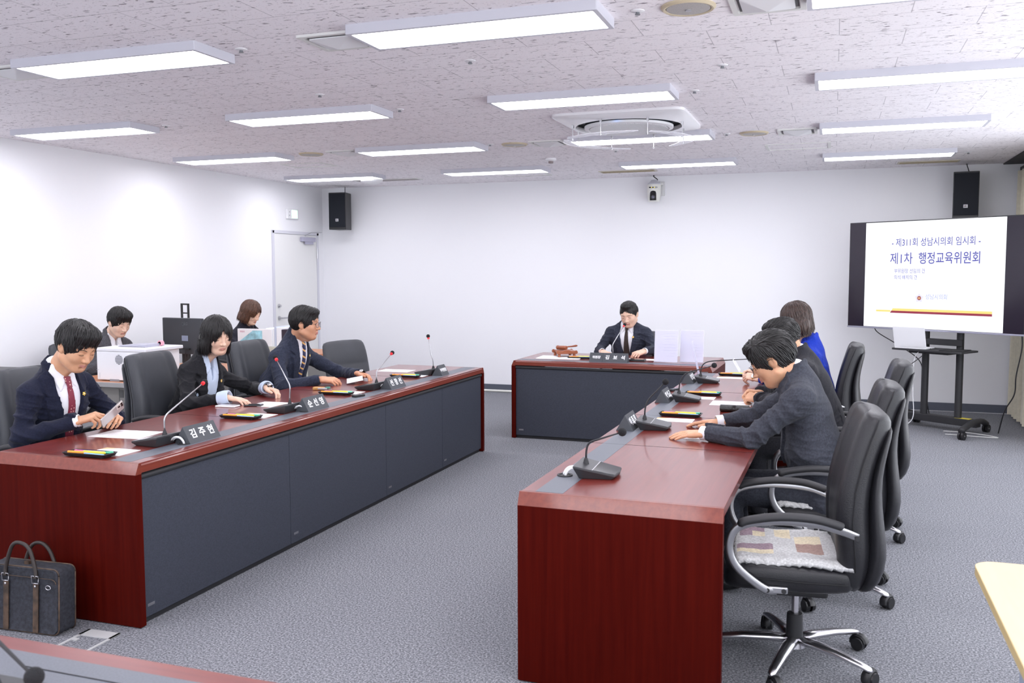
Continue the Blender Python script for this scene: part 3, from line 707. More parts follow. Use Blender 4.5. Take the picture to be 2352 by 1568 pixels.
def make_head(P, body_parts, par):
    """P['headM'] : matrix of the head frame (x = gaze, z = crown)"""
    s = P.get('hs', 1.05); Mh = P['headM'] @ Matrix.Scale(s, 4)
    fem = 1.0 if P.get('fem') else 0.0
    ax_ = (Vector(P['N']) - Vector(P['H'])).normalized(); Tm = torso_frame(P['H'], P['N'], P['fwd']); ne = Mh.inverted() @ (Tm @ Vector((-.032, 0, (Vector(P['N']) - Vector(P['H'])).length - .045)))
    f = head_field(fem, P.get('jaw', 1.0), P.get('hres', .0028), ne=tuple(ne)); V, F, m = f.mesh(1)
    V0 = V; V = xf(V, Mh); body_parts.append((V, F, m))
    # brows and lashes lie on the skin
    g = G()
    def surf(y, z, x0=.13):
        q = f.ax; iy = int(round((y - f.lo[1]) / f.h)); iz = int(round((z - f.lo[2]) / f.h)); c = f.F[:, iy, iz]; k = np.nonzero(c < 0)[0]
        return f.ax[0][k[-1]] if len(k) else .08
    for s_ in (-1, 1):
        pts = [(surf(s_ * y, z) + .0012, s_ * y, z) for y, z in ((.014, .0205), (.024, .0245), (.036, .0255), (.047, .0215))]
        g.tube([Mh @ Vector(p) for p in spline(pts, 3)], [x * s for x in ([.0012] + [.0028 - .0006 * fem] * 6 + [.0022] * 2 + [.0007])], 6, flat=.55)
    g.build('eyebrows', M_lash if not P.get('lightbrow') else M_hairl, par, smooth=180)
    g = G(); gw = G(); gi = G()
    op = P.get('eyes', 0)   # 0 = lowered lids, 1 = open
    for s_ in (-1, 1):
        zz = (-.0035, -.0055, -.006, -.0035) if not op else (.001, .0042, .0044, .0005)
        pts = [(surf(s_ * y, z) + .0008, s_ * y, z) for y, z in zip((.0185, .026, .035, .0445), zz)]
        g.tube([Mh @ Vector(p) for p in spline(pts, 3)], [x * s for x in ([.0006] + [.0013] * 7 + [.0012, .0006])], 5)
        if op:
            c = (surf(s_ * .031, -.001) - .0095, s_ * .031, .0002)
            gw.ell(c, (.0112, .0112, .0052), 14, M=Mh)
            gi.ell((c[0] + .0087, c[1], c[2] + .0003), (.003, .0048, .0045), 12, M=Mh)
    g.build('eyelashes', M_lash, par, smooth=180)
    if op: gw.v and gw.build('eyeballs', M_eye, par, smooth=180); gi.build('irises', M_iris, par, smooth=180)
    # hair
    hs = P['hair']; hv = hs.get('vol', .004); Rr = hair_radii(hv)
    hf = Field((-.15, -.13, -.17), (.15, .13, .165), .0042)
    hf.ell(HC, Rr, 0)
    for c, r_ in hs.get('extra', ()):
        hf.ell(c, r_, .02)
    hf.F0 = hf.F.copy()
    for c, r_ in hs.get('window', (((.125, 0, -.050), (.085, .088, .092)),)):
        hf.ell(c, r_, .006, op='sub')
    if hs.get('ears', True):
        for s_ in (-1, 1): hf.ell((.000, s_ * .102, -.014), (.030, .048, .045), .004, op='sub')
    q = hf.sl((-1, -1, -1), (1, 1, 1)); X, Y, Z = hf.grid(q)
    zb = hs.get('nape', -.055)
    hf.F = np.maximum(hf.F, (zb + .25 * np.maximum(X + .06, 0) * hs.get('slope', 1.0)) - Z)
    Vh, Fh, _ = hf.mesh(1)
    N = vnormals(Vh, Fh)
    ang = np.arctan2(Vh[:, 1], Vh[:, 0] + .03)
    Vh = Vh + N * (fold_noise(Vh * np.array([.35, 1.3, .6]), .0016, 170, 3))[:, None]
    keepF = hf
    def keep(p, tol=.010):
        i = [int(round((p[a] - hf.lo[a]) / hf.h)) for a in range(3)]
        if any(i[a] < 0 or i[a] >= hf.F.shape[a] for a in range(3)): return False
        return hf.F[tuple(i)] < tol
    parts = [(Vh, Fh, 0)]
    parts += clumps(hs['flow'], hs.get('n', 420), hs.get('len', .07), hs.get('seed', 5), hv, lambda p: keep(p, hs.get('tol', .010)), hs.get('w', .0055), hs.get('lift', .006), hs.get('curl', 0), hs.get('drop'), hf=hf)
    parts = [(xf(v, Mh), f_, m_) for v, f_, m_ in parts]
    np_obj('hair', parts, hs.get('mat', M_hair), par)
    if P.get('glasses'):
        g = G(); gl = G(); gx = .105
        for s_ in (-1, 1):
            ring = []
            for k in range(25):
                a = 2 * PI * k / 24; ring.append(Mh @ Vector((gx - .004 * abs(math.cos(a)) * 1 - .006 * (s_ * math.cos(a) > 0) * abs(math.cos(a)), s_ * .033 + .0235 * math.cos(a), -.003 + .0195 * math.sin(a))))
            g.tube(ring, .0014 * s, 6)
            gl.add([r_ for r_ in ring[:-1]], [tuple(range(24))])
            g.tube([Mh @ Vector(p) for p in ((gx - .010, s_ * .057, .004), (gx - .02, s_ * .072, .005), (.0, s_ * .083, .008), (-.014, s_ * .084, .0))], .0013 * s, 6)
        g.tube([Mh @ Vector(p) for p in ((gx - .003, -.0100, .001), (gx + .003, 0, .004), (gx - .003, .0100, .001))], .0013 * s, 6)
        gg = g.build('glasses', M_spec, par, smooth=180); gl.build('lenses', M_lens, gg, smooth=0)

def hand_mesh(side, curls, thumb=None, s=1.0, spread=1.0, h=.0024):
    f = Field((-.06, -.085, -.10), (.20, .085, .05), h)
    ky = (.030, .0105, -.0095, -.0285); kx = (.086, .090, .086, .078); Ls = ((.040, .025, .019), (.044, .028, .020), (.041, .026, .019), (.032, .020, .017))
    f.cap((-.026, 0, -.001), (.0, 0, 0), .0205, .0215, .012, sq=(1, 1.15))
    for i in range(4):
        f.cap((.006, ky[i] * .62, -.002), (kx[i], ky[i], 0), .0135, .0105, .014)
        if i < 3: f.cap((.05, (ky[i] + ky[i + 1]) / 2 * .85, -.003), (kx[i] - .006, (ky[i] + ky[i + 1]) / 2, -.002), .0115, .0085, .008)
        p = np.array([kx[i], ky[i], 0.]); a = 0; sp = math.radians((5, 1.5, -2.5, -7)[i] * spread); r = (.0098, .0098, .0092, .0082)[i]
        for j in range(3):
            a += math.radians(curls[i][j]); q = p + Ls[i][j] * np.array([math.cos(a) * math.cos(sp), math.cos(a) * math.sin(sp), -math.sin(a)])
            f.cap(p, q, r - .0009 * j, r - .0009 * (j + 1), .0035); p = q
    t = thumb or ((.018, .022, -.006), (.046, .046, -.014), (.074, .056, -.018), (.098, .058, -.020))
    rr = (.0155, .0135, .0108, .0092)
    for j in range(3): f.cap(t[j], t[j + 1], rr[j], rr[j + 1], .008 if j == 0 else .004)
    f.cap(t[0], (.006, .004, -.004), .014, .016, .014)
    V, F, m = f.mesh(1); V = V * s
    if side == 'L': V = V * np.array([1, -1, 1]); F = F[:, ::-1]
    return V, F
CURL = {'flat': ((8, 8, 5),) * 4, 'rest': ((12, 18, 12), (14, 20, 12), (16, 22, 14), (20, 24, 14)), 'hold': ((35, 45, 25), (45, 50, 30), (52, 55, 30), (58, 55, 30)),
        'fist': ((62, 75, 40), (66, 78, 40), (70, 80, 40), (72, 80, 40)), 'pinch': ((38, 40, 22), (48, 52, 28), (58, 60, 30), (66, 62, 30)), 'half': ((30, 32, 20), (32, 36, 20), (36, 38, 22), (40, 40, 22))}

def torso_frame(H, N, fwd):
    z = (Vector(N) - Vector(H)).normalized(); x = Vector(fwd); x = (x - z * x.dot(z)).normalized(); y = z.cross(x)
    m = Matrix.Identity(4)
    for i in range(3): m[i][0], m[i][1], m[i][2], m[i][3] = x[i], y[i], z[i], H[i]
    return m
def person(P):
    """one seated person: body (skin) with hair, jacket, shirt, tie, trousers and shoes as parts"""
    P = dict(P); P['N'] = tuple(Vector(P['N']) + (Vector(P['N']) - Vector(P['H'])).normalized() * P.get('nr', .042))
    Mt = torso_frame(P['H'], P['N'], P['fwd']); Mi = Mt.inverted()
    L = (Vector(P['N']) - Vector(P['H'])).length; W = P.get('w', 1.0); fem = P.get('fem', False)
    def T(p): return np.array(Mi @ Vector(p))
    shz = L - .108 - P.get('shd', 0); shy = (.165 if not fem else .145) * W
    sh = {'R': np.array([P.get('shx', 0.0), -shy, shz]), 'L': np.array([P.get('shx', 0.0), shy, shz])}
    el = {k: T(P['el' + k]) for k in 'RL'}; wr = {k: T(P['wr' + k]) for k in 'RL'}
    body = []
    # placeholder root is created at the end: parts need a parent, so make the object first
    root = bpy.data.objects.new('person', bpy.data.meshes.new('person_tmp')); COL.objects.link(root)
    tag(root, P['label'], 'person')
    # ---------------- jacket, in the torso frame
    bel = P.get('belly', 0.0); bow = P.get('bow', 0.0)
    lo = np.minimum.reduce([sh['R'], sh['L'], el['R'], el['L'], wr['R'], wr['L'], np.array([-.22, -.24, -.16])]) - .08
    hi = np.maximum.reduce([sh['R'], sh['L'], el['R'], el['L'], wr['R'], wr['L'], np.array([.22, .24, L + .06])]) + .08
    h = P.get('res', .0058)
    def torso(f, inset, m=0, skirt=True):
        i = inset
        f.cap((.0 - bow * .2, 0, -.04), (bel * .4 - bow * .6, 0, L * .32), .125 - i, .122 - i + bel, .05, sq=(1, 1.30 * W), m=m)
        f.ell((.006 - bow, 0, L * .62), (.122 - i, .168 * W - i, L * .34), .06, m=m)
        f.cap((-.016 - bow * .7, -shy + .02, shz - .004), (-.016 - bow * .7, shy - .02, shz - .004), .064 - i, .064 - i, .04, m=m)
        for sg in (-1, 1): f.cap((-.020 - bow * .6, sg * .03, L - .045), (-.008 - bow * .6, sg * (shy - .0), shz + .018), .060 - i, .040 - i, .035, m=m)
        f.cap((-.024 - bow * .4, 0, L - .07), (-.030, 0, L + .01), .085 - i, .066 - i, .04, m=m)
        if fem: f.ell((.075, .065, L * .56), (.05, .055, .06), .04, m=m); f.ell((.075, -.065, L * .56), (.05, .055, .06), .04, m=m)
        if skirt: f.ell((.02, 0, -.08), (.165 - i, .185 * W - i, .075), .05, m=m)
    f = Field(lo, hi, h); torso(f, 0)
    ar = P.get('arm', 1.0)
    for k in 'RL':
        sg = -1 if k == 'R' else 1
        f.ell(sh[k] + np.array([0, -sg * .004, -.004]), (.060 * ar, .052 * ar, .058 * ar), .025)
        f.cap(sh[k] + np.array([0, 0, -.012]), el[k], .056 * ar, .048 * ar, .03)
        d = wr[k] - el[k]; d = d / np.linalg.norm(d)
        f.cap(el[k], wr[k], .050 * ar, .036 * ar, .022, plane=(wr[k] - d * P.get('cuffgap', .012), d))
    # collar band
    hw = P.get('neckw', .066); top = L + .012
    ring = [(.070, hw * .80, L - .062), (.035, hw + .006, L - .028), (-.012, hw + .010, L + .002), (-.058, hw * .74, L + .026), (-.080, 0, L + .044)]
    ring = ring + [(x, -y, z) for x, y, z in ring[-2::-1]]
    base = f.F.copy()
    vb = P.get('vbot', .10) ; vw = P.get('vw', .070)
    lapL = [(.020, vb - .005), (vw * .62, vb + (L - vb) * .45), (vw * .93, L - .10), (vw * .95, L - .02), (vw * 1.1, L + .03), (vw + .052, L - .02), (vw + .060, L - .085), (vw + .036, L - .105), (vw + .062, L - .118), (vw + .046, L - .19), (.052, vb + .04), (.03, vb - .01)]
    if not P.get('nojacketfront'):
        for sg in (1, -1):
            pd = f.poly([(sg * y, z) for y, z in lapL])
            d = np.maximum(np.maximum(base - .0135, pd), f.front() + .0)
            f.F = np.minimum(f.F, d)
        groove = np.minimum(*[np.abs(f.poly([(sg * y, z) for y, z in lapL])) for sg in (1, -1)])
    for a, b in zip(ring[:-1], ring[1:]): f.cap(a, b, .014, .014, .008)
    # neck hole and V opening
    f.cap((-.024, 0, L - .05), (-.026, 0, L + .12), .050, .052, .004, op='sub')
    V_ = [(0, vb), (vw * .60, vb + (L - vb) * .45), (vw * .92, L - .09), (vw * .90, L + .02), (vw * .7, L + .2), (-vw * .7, L + .2), (-vw * .90, L + .02), (-vw * .92, L - .09), (-vw * .60, vb + (L - vb) * .45)]
    pd = f.poly(V_)
    if not P.get('closed'):
        f.F = np.maximum(f.F, -np.maximum(pd, f.front() - .0))
    Vj, Fj, _ = f.mesh(1); N = vnormals(Vj, Fj)
    arm = np.ones(len(Vj)) * .35
    for k in 'RL':
        de = np.linalg.norm(Vj - el[k], axis=1); arm += .9 * np.exp(-(de / .11) ** 2); ds = np.linalg.norm(Vj - (sh[k] + np.array([.05, 0, -.06])), axis=1); arm += .5 * np.exp(-(ds / .08) ** 2)
    arm *= np.clip(np.abs(Vj[:, 1]) / .10, .15, 1)
    arm += .6 * np.exp(-((Vj[:, 2] - L * .25) / .08) ** 2) * (np.abs(Vj[:, 1]) > .09)
    disp = fold_noise(Vj * np.array([1, 1, 1.5]), P.get('wrinkle', .0125), 27, P.get('seed', 1)) * arm
    Vj = Vj + N * disp[:, None]
    np_obj('jacket', [(xf(Vj, Mt), Fj, 0)], P['jacket'], root)
    # ---------------- shirt front, collar, tie
    f = Field((-.13, -.13, max(vb - .14, -.05)), (.20, .13, L + .08), .0046); torso(f, .0075, skirt=False)
    f.cap((-.022, 0, L - .06), (-.024, 0, L + .050), .0575 - .006 * fem, .0560 - .006 * fem, .015, plane=((0, 0, L + .036), (-.33, 0, .94)))
    sb = f.F.copy()
    colp = [(.006, L - .030), (.030, L + .03), (.060, L + .05), (.075, L - .01), (.052, L - .085)]
    for sg in (1, -1):
        pd = f.poly([(sg * y, z) for y, z in colp]); f.F = np.minimum(f.F, np.maximum(np.maximum(sb - .007, pd), f.front()))
    f.cap((-.030, 0, L - .06), (-.034, 0, L + .13), .052 - .006 * fem, .052 - .006 * fem, .0, op='sub') if P.get('opencollar') else None
    if P.get('opencollar'):
        pd = f.poly([(0, L - .13), (.030, L + .1), (-.030, L + .1)]); f.F = np.maximum(f.F, -np.maximum(pd, f.front()))
    Vs, Fs, _ = f.mesh(2)
    shirt = np_obj('shirt', [(xf(Vs, Mt), Fs, 0)], P.get('shirt', M_shirt), root)
    if P.get('tie'):
        tw = P.get('tiew', .036)
        tp = [(.011, L - .060), (.016, L - .085), (tw * .75, L * .45), (tw, P.get('tiebot', vb - .06)), (-tw, P.get('tiebot', vb - .06)), (-tw * .75, L * .45), (-.016, L - .085), (-.011, L - .060)]
        f2 = Field(f.lo, f.hi, .0045); torso(f2, .0075, skirt=False); b2 = f2.F.copy()
        kn = [(.020, L - .018), (.010, L - .066), (-.010, L - .066), (-.020, L - .018)]
        f2.cap((-.030, 0, L - .06), (-.034, 0, L + .045), .0585, .0575, .02); b3 = f2.F.copy()
        d1 = np.maximum(np.maximum(b2 - .010, f2.poly(tp)), f2.front()); d2 = np.maximum(np.maximum(b3 - .016, f2.poly(kn)), f2.front())
        d = np.minimum(d1, d2); f2.F = np.maximum(d, -(b2 + .004))
        Vt, Ft, _ = f2.mesh(1); np_obj('tie', [(xf(Vt, Mt), Ft, 0)], P['tie'], root)
    if P.get('pin'):
        y = P.get('pin_y', .080); z = L - .105
        k = np.array([i for i in range(len(Vj)) if abs(Vj[i, 1] - y) < .012 and abs(Vj[i, 2] - z) < .012 and Vj[i, 0] > 0])
        if len(k):
            k0 = k[np.argmax(Vj[k, 0])]; p = Vj[k0]; nn = N[k0]; M_ = Mt @ frame(p, Vector(nn).cross(Vector((0, 0, 1))), nn)
            g = G(); g.lathe([(.0085, 0), (.0085, .002), (0, .0025)], n=20, M=M_)
            for q in range(5): a = 2 * PI * q / 5 + .3; g.ell((.0075 * math.cos(a), .0075 * math.sin(a), .002), (.0045, .0045, .002), 8, M=M_)
            g.build('lapel_pin', M_gold, root, smooth=180)
            G().ell((0, 0, .003), (.0035, .0035, .0012), 8, M=M_).build('pin_emblem', mat('white enamel', (.9, .9, .9), .3), root, smooth=180)
    # ---------------- cuffs
    cr = P.get('cuffr', .031)
    for k in 'RL':
        d = Vector(wr[k] - el[k]).normalized(); w_ = Vector(wr[k]); a = w_ - d * .05; b = w_ + d * P.get('cuff', .006)
        g = G(); n = 20; rs = ((a, cr), (b, cr + .001), (b + d * .001, cr - .002), (b - d * .02, cr - .004))
        up = Vector((0, 0, 1)) if abs(d.z) < .9 else Vector((1, 0, 0)); u = (up - d * up.dot(d)).normalized(); v = d.cross(u)
        g.loft([[tuple(c + (u * math.cos(2 * PI * i / n) + v * math.sin(2 * PI * i / n)) * r_) for i in range(n)] for c, r_ in rs], cap=False, M=Mt)
        if P.get('turnup'):
            g.loft([[tuple(c + (u * math.cos(2 * PI * i / n) * 1.0 + v * math.sin(2 * PI * i / n)) * (r_ + .0015 * math.sin(3 * 2 * PI * i / n + 1)))for i in range(n)] for c, r_ in ((w_ - d * .055, cr + .012), (w_ - d * .02, cr + .016), (w_ + d * .018, cr + .013), (w_ + d * .020, cr + .006), (w_ - d * .0, cr + .002))], cap=False, M=Mt)
        if P.get('cuffs', True): g.build('shirt_cuff', P.get('shirt', M_shirt), root, smooth=60)
    # ---------------- hands
    for k in 'RL':
        hp = P['hand' + k]; V, F = hand_mesh(k, CURL[hp[2]] if isinstance(hp[2], str) else hp[2], hp[3] if len(hp) > 3 else None, P.get('hands', 1.0), hp[4] if len(hp) > 4 else 1.0, P.get('handres', .0026))
        Mh = frame(P['wr' + k], hp[0], hp[1]); body.append((xf(V, Mh), F, 0))
    # ---------------- head
    make_head(P, body, root)
    # ---------------- plain body under the clothes and legs
    H = Vector(P['H']); fwd = Vector(P['fwd']); fwd.z = 0; fwd.normalize(); left = Vector((0, 0, 1)).cross(fwd)
    legs = []
    for sg in (1, -1):
        hipj = H + left * sg * .09 + Vector((0, 0, -.03)); knee = Vector((H.x, H.y, .49)) + fwd * .43 + left * sg * P.get('kneew', .12); ank = Vector((H.x, H.y, .09)) + fwd * P.get('ankx', .40) + left * sg * .12
        if P.get('legs'): knee, ank = (Vector(q) for q in P['legs'][0 if sg == 1 else 1])
        legs.append((hipj, knee, ank))
    bf = Field(np.array([min(p[i] for l in legs for p in l) for i in range(3)]) - .16, np.array([max([p[i] for l in legs for p in l] + [P['N'][i]]) for i in range(3)]) + .16, .016)
    bf.cap(H, Vector(P['N']) - (Vector(P['N']) - H).normalized() * .16, .08, .06, .04)
    for a, b, c in legs: bf.cap(a, b, .06, .045, .03); bf.cap(b, c, .042, .033, .02)
    V, F, m = bf.mesh(1); body.append((V, F, 0))
    for k in 'RL':   # arms under the sleeves
        wS, wE, wW = Mt @ Vector(sh[k]), Mt @ Vector(el[k]), Mt @ Vector(wr[k])
        g = G(); g.tube([tuple(wS), tuple(wE), tuple(wW)], [.028, .022, .013], 8)
        body.append((np.array(g.v), np.array([fc for fc in g.f if len(fc) == 4]), 0))
    lo = np.array([min(p[i] for l in legs for p in l) for i in range(3)]) - .2; hi = np.array([max(p[i] for l in legs for p in l) for i in range(3)]) + .2
    tf = Field(lo, hi, .011)
    tf.ell(H + Vector((0, 0, .0)), (.15, .17, .11), .03)
    for a, b, c in legs:
        tf.cap(a, b, .088, .066, .04); d = np.array((c - b).normalized()); tf.cap(b, c, .066, .052, .02, plane=(np.array(c) - d * .0, d))
    V, F, m = tf.mesh(1); V = V + vnormals(V, F) * fold_noise(V, .003, 30, 4)[:, None]
    np_obj('trousers', [(V, F, 0)], P.get('trousers', P['jacket']), root)
    for a, b, c in legs:
        g = G(); p0 = c + Vector((0, 0, -.045)); g.ell(p0 + fwd * .075, (.125, .045, .04), 14, rot=(0, 0, math.atan2(fwd.y, fwd.x))); g.cyl(p0 + Vector((0, 0, -.01)), p0 + Vector((0, 0, .07)), .042, .038, 12)
        for i, v in enumerate(g.v): g.v[i] = (v[0], v[1], max(v[2], .002))
        g.build('shoe', M_shoe, root, smooth=180)
    ob = np_obj('body_tmp', body, [P['skin'], P.get('lips', mat('lips', (.50, .22, .18), .5))])
    old = root.data; root.data = ob.data; root.data.name = 'person_body'; bpy.data.objects.remove(ob); bpy.data.meshes.remove(old)
    return root
def headM(c, fwd, up=(0, 0, 1), pitch=0, yaw=0, roll=0):
    x = Vector(fwd); x.z = 0; x.normalize(); z = Vector((0, 0, 1)); y = z.cross(x)
    m = Matrix.Identity(4)
    for i in range(3): m[i][0], m[i][1], m[i][2], m[i][3] = x[i], y[i], z[i], c[i]
    R = Euler((math.radians(roll), math.radians(pitch), math.radians(yaw)), 'XYZ').to_matrix().to_4x4()
    return m @ Matrix.Rotation(math.radians(yaw), 4, 'Z') @ Matrix.Rotation(math.radians(pitch), 4, 'Y') @ Matrix.Rotation(math.radians(roll), 4, 'X')
CR = np.array([-.48, .0, .88]); CR /= np.linalg.norm(CR)
def away(p, c=CR): return p * float(c @ p) - c
def fl_fringe(p): return away(p) + np.array([0, -.25 if p[0] > .3 else 0, -.12])
def fl_side(sgn):
    part = np.array([.25, sgn * .42, .87]); part /= np.linalg.norm(part)
    def f(p):
        d = away(p, part)
        return d + (np.array([-.25, -sgn * .3, 0]) if p[2] > .35 else np.array([-.2, 0, -.5]))
    return f
def fl_back(p): return np.array([-.75, -.15, .15]) if p[2] > .45 else np.array([-.6, 0, -.7])
def fl_down(p): return away(p, np.array([-.05, 0, 1.0])) + np.array([0, 0, -.2])
HAIR = {
 'fringe': dict(vol=.006, flow=fl_fringe, len=.10, n=1300, w=.0034, nape=-.062, tol=.008, extra=(((.044, .0, .084), (.056, .072, .044)),), window=(((.152, 0, -.018), (.100, .108, .096)), ((.075, .100, -.035), (.045, .05, .055)), ((.075, -.100, -.035), (.045, .05, .055)))),
 'sidesweep': dict(vol=.005, flow=fl_side(1), len=.09, n=1300, w=.0034, nape=-.065, tol=.008, extra=(((.058, -.012, .088), (.046, .060, .028)),), window=(((.152, 0, -.016), (.098, .108, .098)), ((.075, .105, -.035), (.046, .05, .060)), ((.075, -.105, -.035), (.046, .05, .060)))),
 'short': dict(vol=.001, flow=fl_back, len=.05, n=1200, w=.0030, lift=.004, nape=-.045, tol=.007, extra=(((.030, 0, .102), (.058, .056, .030)),), window=(((.150, 0, -.008), (.094, .11, .105)), ((.065, .105, -.03), (.05, .045, .060)), ((.065, -.105, -.03), (.05, .045, .060)))),
 'bob': dict(vol=.010, flow=fl_down, len=.22, n=1500, w=.0038, nape=-.110, slope=.35, ears=False, drop=-.02, tol=.006, extra=(((-.025, .055, -.05), (.072, .048, .086)), ((-.025, -.055, -.05), (.072, .048, .086)), ((-.045, 0, -.04), (.068, .085, .085))), window=(((.124, 0, -.046), (.100, .060, .110)), ((.02, 0, -.135), (.09, .050, .06)))),
}
# ------------------------------------------------------------------ swivel chairs (local: faces +x, origin on the floor under the column)
def make_chair(label, leather, base_rot=0.0, high=True, fold=False):
    t = empty('office_chair', (0, 0, 0), 0, label, 'chair')
    # seat cushion
    def sec(x, zc, th, wd, n=28, e=.42):
        out = []
        for k in range(n):
            a = 2 * PI * k / n; c, s_ = math.cos(a), math.sin(a)
            y = wd / 2 * math.copysign(abs(c) ** e, c); z = th / 2 * math.copysign(abs(s_) ** (e + .15), s_)
            if s_ > 0: z += .012 * (abs(y) / (wd / 2)) ** 4
            out.append((x, y, zc + z))
        return out
    g = G(); g.loft([sec(-.20, .405, .06, .40), sec(-.19, .405, .10, .46), sec(-.08, .405, .115, .51), (sec(.08, .41, .12, .52)), sec(.20, .412, .125, .51), sec(.262, .402, .105, .49), sec(.285, .39, .05, .44)])
    seat = g.build('seat', leather, t, smooth=180, sub=1)
    g = G()
    for s_ in (-1, 1): g.tube([(-.17, s_ * .238, .405), (.0, s_ * .262, .412), (.16, s_ * .262, .417), (.26, s_ * .235, .405)], .0028, 6)
    g.tube([(.272, -.20, .425), (.287, 0, .43), (.272, .20, .425)], .0026, 6); g.build('seam', M_stitch, seat, smooth=180)
    # back
    if high:
        prof = [(-.165, .365, .07, .42), (-.190, .39, .105, .46), (-.205, .46, .125, .49), (-.198, .56, .135, .50), (-.190, .65, .130, .50), (-.198, .76, .118, .49), (-.220, .86, .108, .475), (-.248, .95, .110, .455), (-.266, .995, .118, .44), (-.277, 1.028, .105, .42), (-.280, 1.048, .06, .38)]
    else:
        prof = [(-.165, .40, .05, .42), (-.190, .43, .075, .48), (-.205, .52, .085, .52), (-.215, .62, .085, .54), (-.235, .72, .07, .55), (-.237, .735, .058, .55), (-.243, .75, .075, .55), (-.262, .84, .085, .54), (-.285, .92, .07, .52), (-.295, .955, .035, .46)]
    def bsec(i, x, z, th, wd):
        j0, j1 = max(0, i - 1), min(len(prof) - 1, i + 1); dx, dz = prof[j1][0] - prof[j0][0], prof[j1][1] - prof[j0][1]; l = math.hypot(dx, dz); nx, nz = dz / l, -dx / l
        out = []; n = 22
        for k in range(n + 1):       # front, with two vertical seams
            u = -1 + 2 * k / n; y = u * wd / 2; b = (1 - abs(u) ** 7) ** .5; v = th / 2 * b
            v -= .009 * math.exp(-((abs(u) - .52) / .045) ** 2) * (1 if high else .0); v += .010 * math.exp(-((abs(u) - .80) / .22) ** 2) * (1 if high else .3); v -= .006 * (1 - abs(u)) * (1 if high else 0)
            out.append((x + nx * v, y, z + nz * v))
        for k in range(1, 12):
            u = 1 - 2 * k / 12; y = u * wd / 2; v = -th / 2 * (1 - abs(u) ** 5) ** .5; out.append((x + nx * v, y, z + nz * v))
        return out
    g = G(); g.loft([bsec(i, *p) for i, p in enumerate(prof)]); back = g.build('backrest', leather, t, smooth=180, sub=1)
    if high:
        for s_ in (-1, 1):
            g = G(); g.tube([(p[0] + .010, s_ * (p[3] / 2 + .0015), p[1]) for p in prof[2:-1]], .003, 6)
            g.build('piping', M_stitch, back, smooth=180)
        sp = [(-.225, .345, .06, .36), (-.262, .40, .09, .43), (-.282, .50, .09, .455), (-.272, .62, .075, .45), (-.262, .75, .06, .44), (-.278, .86, .05, .42), (-.306, .965, .045, .40), (-.318, 1.0, .02, .36)]
        rings = []
        for x, z, th, wd in sp:
            rings.append([(x + th / 2 * math.sin(2 * PI * k / 24), wd / 2 * math.copysign(abs(math.cos(2 * PI * k / 24)) ** .5, math.cos(2 * PI * k / 24)), z) for k in range(24)])
        g = G(); g.loft(rings); g.build('back_shell', leather, t, smooth=180, sub=1)
    # armrests
    for s_ in (-1, 1):
        a = empty('armrest', (0, 0, 0)); bpy.data.objects.remove(a)
        g = G(); path = spline([(.085, s_ * .262, .375), (.135, s_ * .275, .385), (.235, s_ * .295, .47), (.262, s_ * .302, .555), (.225, s_ * .304, .625), (.10, s_ * .304, .652), (-.05, s_ * .300, .648), (-.13, s_ * .290, .628), (-.195, s_ * .268, .600)], 5)
        g.tube(path, .016, 10, flat=.42, upv=(0, s_, 0)); arm = g.build('armrest', M_silver, t, smooth=180)
        g = G(); g.tube(spline([(.232, s_ * .304, .632), (.19, s_ * .304, .651), (.08, s_ * .304, .670), (-.04, s_ * .302, .668), (-.125, s_ * .293, .647), (-.140, s_ * .291, .640)], 4), [.012] + [.025] * 18 + [.016, .008], 12, flat=.62, upv=(0, 0, 1)); g.build('arm_pad', M_blackm, arm, smooth=180)
        g = G(); g.box2((.045, s_ * .255, .365), (.135, s_ * .272, .392)); g.build('arm_bracket', M_silver, arm, bevel=.006, seg=3)
        for (x, z) in ((.06, .378), (.12, .378), (-.195, .598)):
            G().cyl((x, s_ * .262, z), (x, s_ * (.278 if x > 0 else .282), z), .009, n=12).build('bolt', M_blackm, arm)
    # mechanism, column, five star base
    g = G(); g.box((.0, 0, .32), (.24, .15, .06)); g.box((.02, 0, .345), (.32, .26, .025)); g.build('tilt_mechanism', M_blackm, t, bevel=.012)
    g = G(); g.tube([(.05, -.07, .315), (.05, -.22, .31), (.05, -.27, .305)], [.007, .007, .012], 8, flat=.5); g.build('lever', M_blackm, t)
    G().cyl((0, 0, .19), (0, 0, .30), .014).build('gas_column', M_chrome, t)
    g = G(); g.cyl((0, 0, .09), (0, 0, .20), .034, .031, 20); g.build('column_sleeve', M_blackm, t, bevel=.004)
    hub = G(); hub.cyl((0, 0, .065), (0, 0, .105), .045, .038, 24); hub = hub.build('base_hub', M_chrome, t)
    for k in range(5):
        a = base_rot + 2 * PI * k / 5; c, s_ = math.cos(a), math.sin(a)
        P_ = [(.02, .092, .026), (.10, .095, .027), (.20, .090, .023), (.29, .078, .019), (.325, .070, .015), (.335, .066, .005)]
        g = G(); g.tube([(r * c, r * s_, z) for r, z, w_ in P_], [w_ for r, z, w_ in P_], 12, flat=.62, upv=(0, 0, 1)); leg = g.build('base_leg', M_chrome, t, smooth=180)
        x, y = .315 * c, .315 * s_; ca = a + 1.9 + k * .7; cx, cy_ = math.cos(ca), math.sin(ca); ox, oy = x - .02 * cx, y - .02 * cy_
        g = G(); g.cyl((x, y, .05), (x, y, .075), .008, n=8)
        for q in (-1, 1): g.cyl((ox - q * .006 * cy_, oy + q * .006 * cx, .029), (ox - q * .024 * cy_, oy + q * .024 * cx, .029), .029, .026, 18)
        g.tube([(ox + .031 * math.cos(b) * cx, oy + .031 * math.cos(b) * cy_, .03 + .031 * math.sin(b)) for b in [math.radians(d_) for d_ in range(-10, 200, 30)]], .012, 8, flat=1.4, upv=(-cy_, cx, 0))
